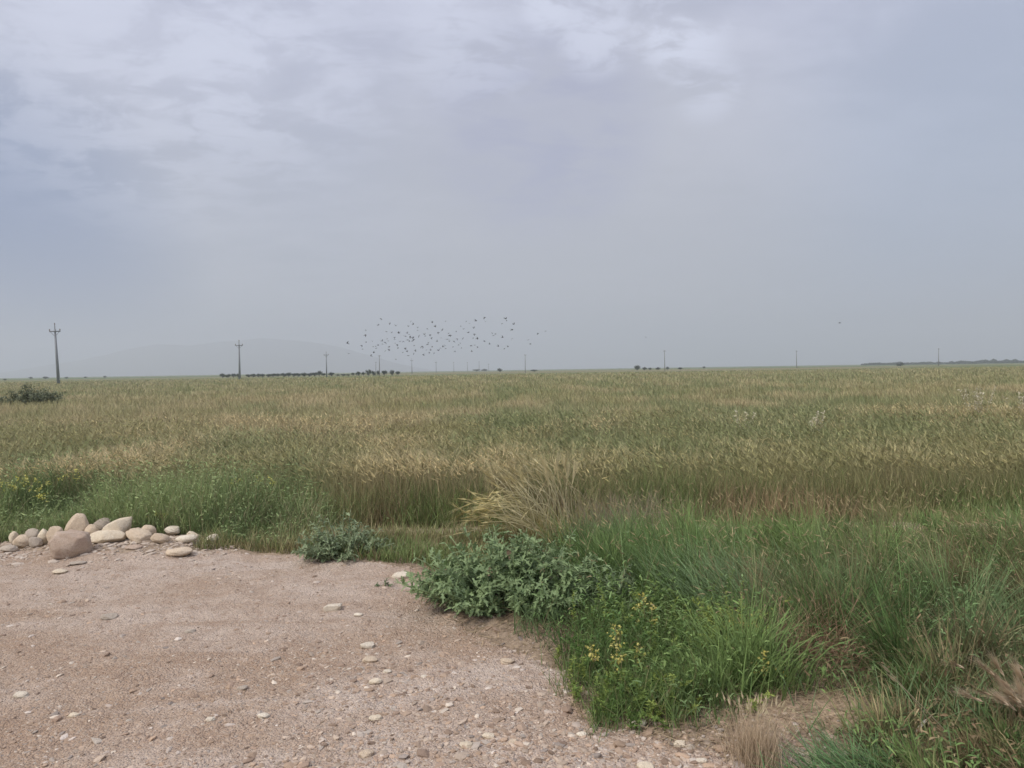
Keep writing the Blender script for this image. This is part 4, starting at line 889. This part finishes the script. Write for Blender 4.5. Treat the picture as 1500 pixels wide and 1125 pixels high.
# ------------------------------------------------------------------ birds
def bird_mesh(flap, sweep):
    b = Buf(); s = np.array([-.15, -.11, -.05, .02, .08, .115, .14, .165, .19]); r = np.array([.006, .022, .042, .05, .043, .03, .03, .02, .004])
    tube(b, np.stack([s, s * 0, s * 0], 1), r, (0.045, 0.045, 0.05), 8)
    for sd_ in (-1, 1):
        V = []
        for tq, ch, xo in ((0, .15, .03), (.33, .14, .05), (.66, .10, .02 - sweep), (1, .02, -.06 - sweep)):
            yy = sd_ * (.03 + .31 * tq * math.cos(flap * (0.6 + .5 * tq))); zz = .01 + .31 * tq * math.sin(flap * (0.6 + .5 * tq))
            for e in (.007, -.007): V += [(xo + ch / 2, yy, zz + e * (1 - .7 * tq)), (xo - ch / 2, yy, zz + e * (1 - .7 * tq))]
        T = []
        for i in range(3):
            o_ = i * 4; n_ = o_ + 4
            for (p_, q_) in ((0, 1), (1, 3), (3, 2), (2, 0)): T += [(o_ + p_, o_ + q_, n_ + q_), (o_ + p_, n_ + q_, n_ + p_)]
        T += [(12, 13, 15), (12, 15, 14)]; b.add(V, T, (0.05, 0.05, 0.055))
    V = [(-.12, -.02, .0), (-.12, .02, .0), (-.25, .05, .004), (-.25, -.05, .004), (-.12, -.02, -.008), (-.12, .02, -.008), (-.25, .05, -.004), (-.25, -.05, -.004)]
    Q = [(0, 1, 2, 3), (7, 6, 5, 4), (0, 4, 5, 1), (1, 5, 6, 2), (2, 6, 7, 3), (3, 7, 4, 0)]
    b.add(V, [x for q in Q for x in ((q[0], q[1], q[2]), (q[0], q[2], q[3]))], (0.04, 0.04, 0.045))
    me = mesh_from('bird', np.concatenate(b.V), np.concatenate(b.T), np.concatenate(b.C)); me.materials.append(FEATHER); return me
bm_ = [bird_mesh(f_, s_) for f_, s_ in ((.9, .02), (.35, .03), (-.3, .04), (-.7, .05), (.05, .03))]
fl = [(290,135),(270,180),(400,185),(355,170),(180,222),(175,255),(330,228),(370,235),(420,240),(390,270),(392,287),(182,308),(228,300),(297,297),(335,283),(342,297),(320,308),(148,330),(155,357),(235,338),(270,330),(253,352),(253,338),(240,383),(218,407),(45,315),(350,338),(345,358),(322,370),(352,368),(395,318),(410,325),(415,350),(450,382),(468,350),(480,375),(490,405),(530,392),(510,152),(527,175),(492,190),(558,200),(558,220),(630,208),(665,162),(685,192),(470,263),(497,250),(505,268),(485,290),(497,300),(520,298),(530,285),(568,262),(608,250),(615,262),(650,255),(637,308),(632,322),(665,340),(590,338),(597,348),(622,363),(645,380),(600,395),(680,385),(710,367),(725,350),(760,332),(745,340),(740,215),(710,235),(730,275),(787,240),(795,258),(775,285),(765,152),(790,300),(840,230),(875,190),(895,210),(825,300),(848,282),(818,340),(870,313),(860,325),(880,350),(830,372),(765,352),(890,280),(915,152),(938,168),(930,235),(970,203),(975,247),(965,275),(985,150),(995,280),(950,333),(978,328),(998,345),(955,375),(1055,155),(1050,125),(1048,300),(1085,320),(1115,257),(1105,240),(1130,245),(1200,133),(1210,150),(1178,170),(1262,173),(1250,280),(1250,212),(1180,272),(1148,335),(1195,352),(1220,340),(535,330),(660,280),(700,300),(540,370),(430,300),(300,320),(400,430),(655,365),(525,270),(480,240),(455,300)]
def bird(u, v, d, label, group=None, s=1.0):
    s *= rng.uniform(.72, 1.3)
    o = link('bird', bm_[int(rng.integers(5))]); o.location = D(u, v, d); o.scale = (s, s, s)
    o.rotation_euler = (rng.normal(0, .45), rng.normal(0, .25), rng.normal(0.2, 1.0) + (math.pi if rng.random() < .3 else 0)); tag(o, label, 'bird', group)
for (x_, y_) in fl:
    bird(500 + x_ / 5, 440 + y_ / 5, rng.uniform(105, 165), 'small dark bird flying in the dense flock above the far plain', 'birds of the flock', 1.0)
bird(511, 518, 120, 'lone bird lowest at the left of the flock', None, 1.2)
bird(773.5, 498, 130, 'bird right of the flock, higher one of the close pair'); bird(777, 504, 130, 'bird right of the flock, lower one of the close pair')
bird(788, 489, 140, 'bird trailing right of the close pair'); bird(799, 485, 150, 'bird farthest right at the tail of the flock')
bird(946, 494, 140, 'single small bird alone above the low round trees'); bird(1230, 473, 120, 'single bird alone high on the right side', None, 0.9)

# ------------------------------------------------------------------ haze
x0, x1, y0, y1, z0, z1 = -6700, 6700, -6700, 6700, -5.0, 290.0
hb = Buf(); prism(hb, x0, x1, y0, y1, z0, z1, (1, 1, 1))
hm, t = newmat('haze'); pv = t.n('ShaderNodeVolumePrincipled'); pv.inputs['Color'].default_value = (0.75, 0.785, 0.85, 1); pv.inputs['Density'].default_value = 0.0005; pv.inputs['Anisotropy'].default_value = 0.2
ho = t.n('ShaderNodeOutputMaterial'); t.link(pv.outputs[0], ho.inputs['Volume'])
tag(hb.build('haze', hm, smooth=False), 'pale dusty haze over the whole plain', 'haze', kind='stuff')
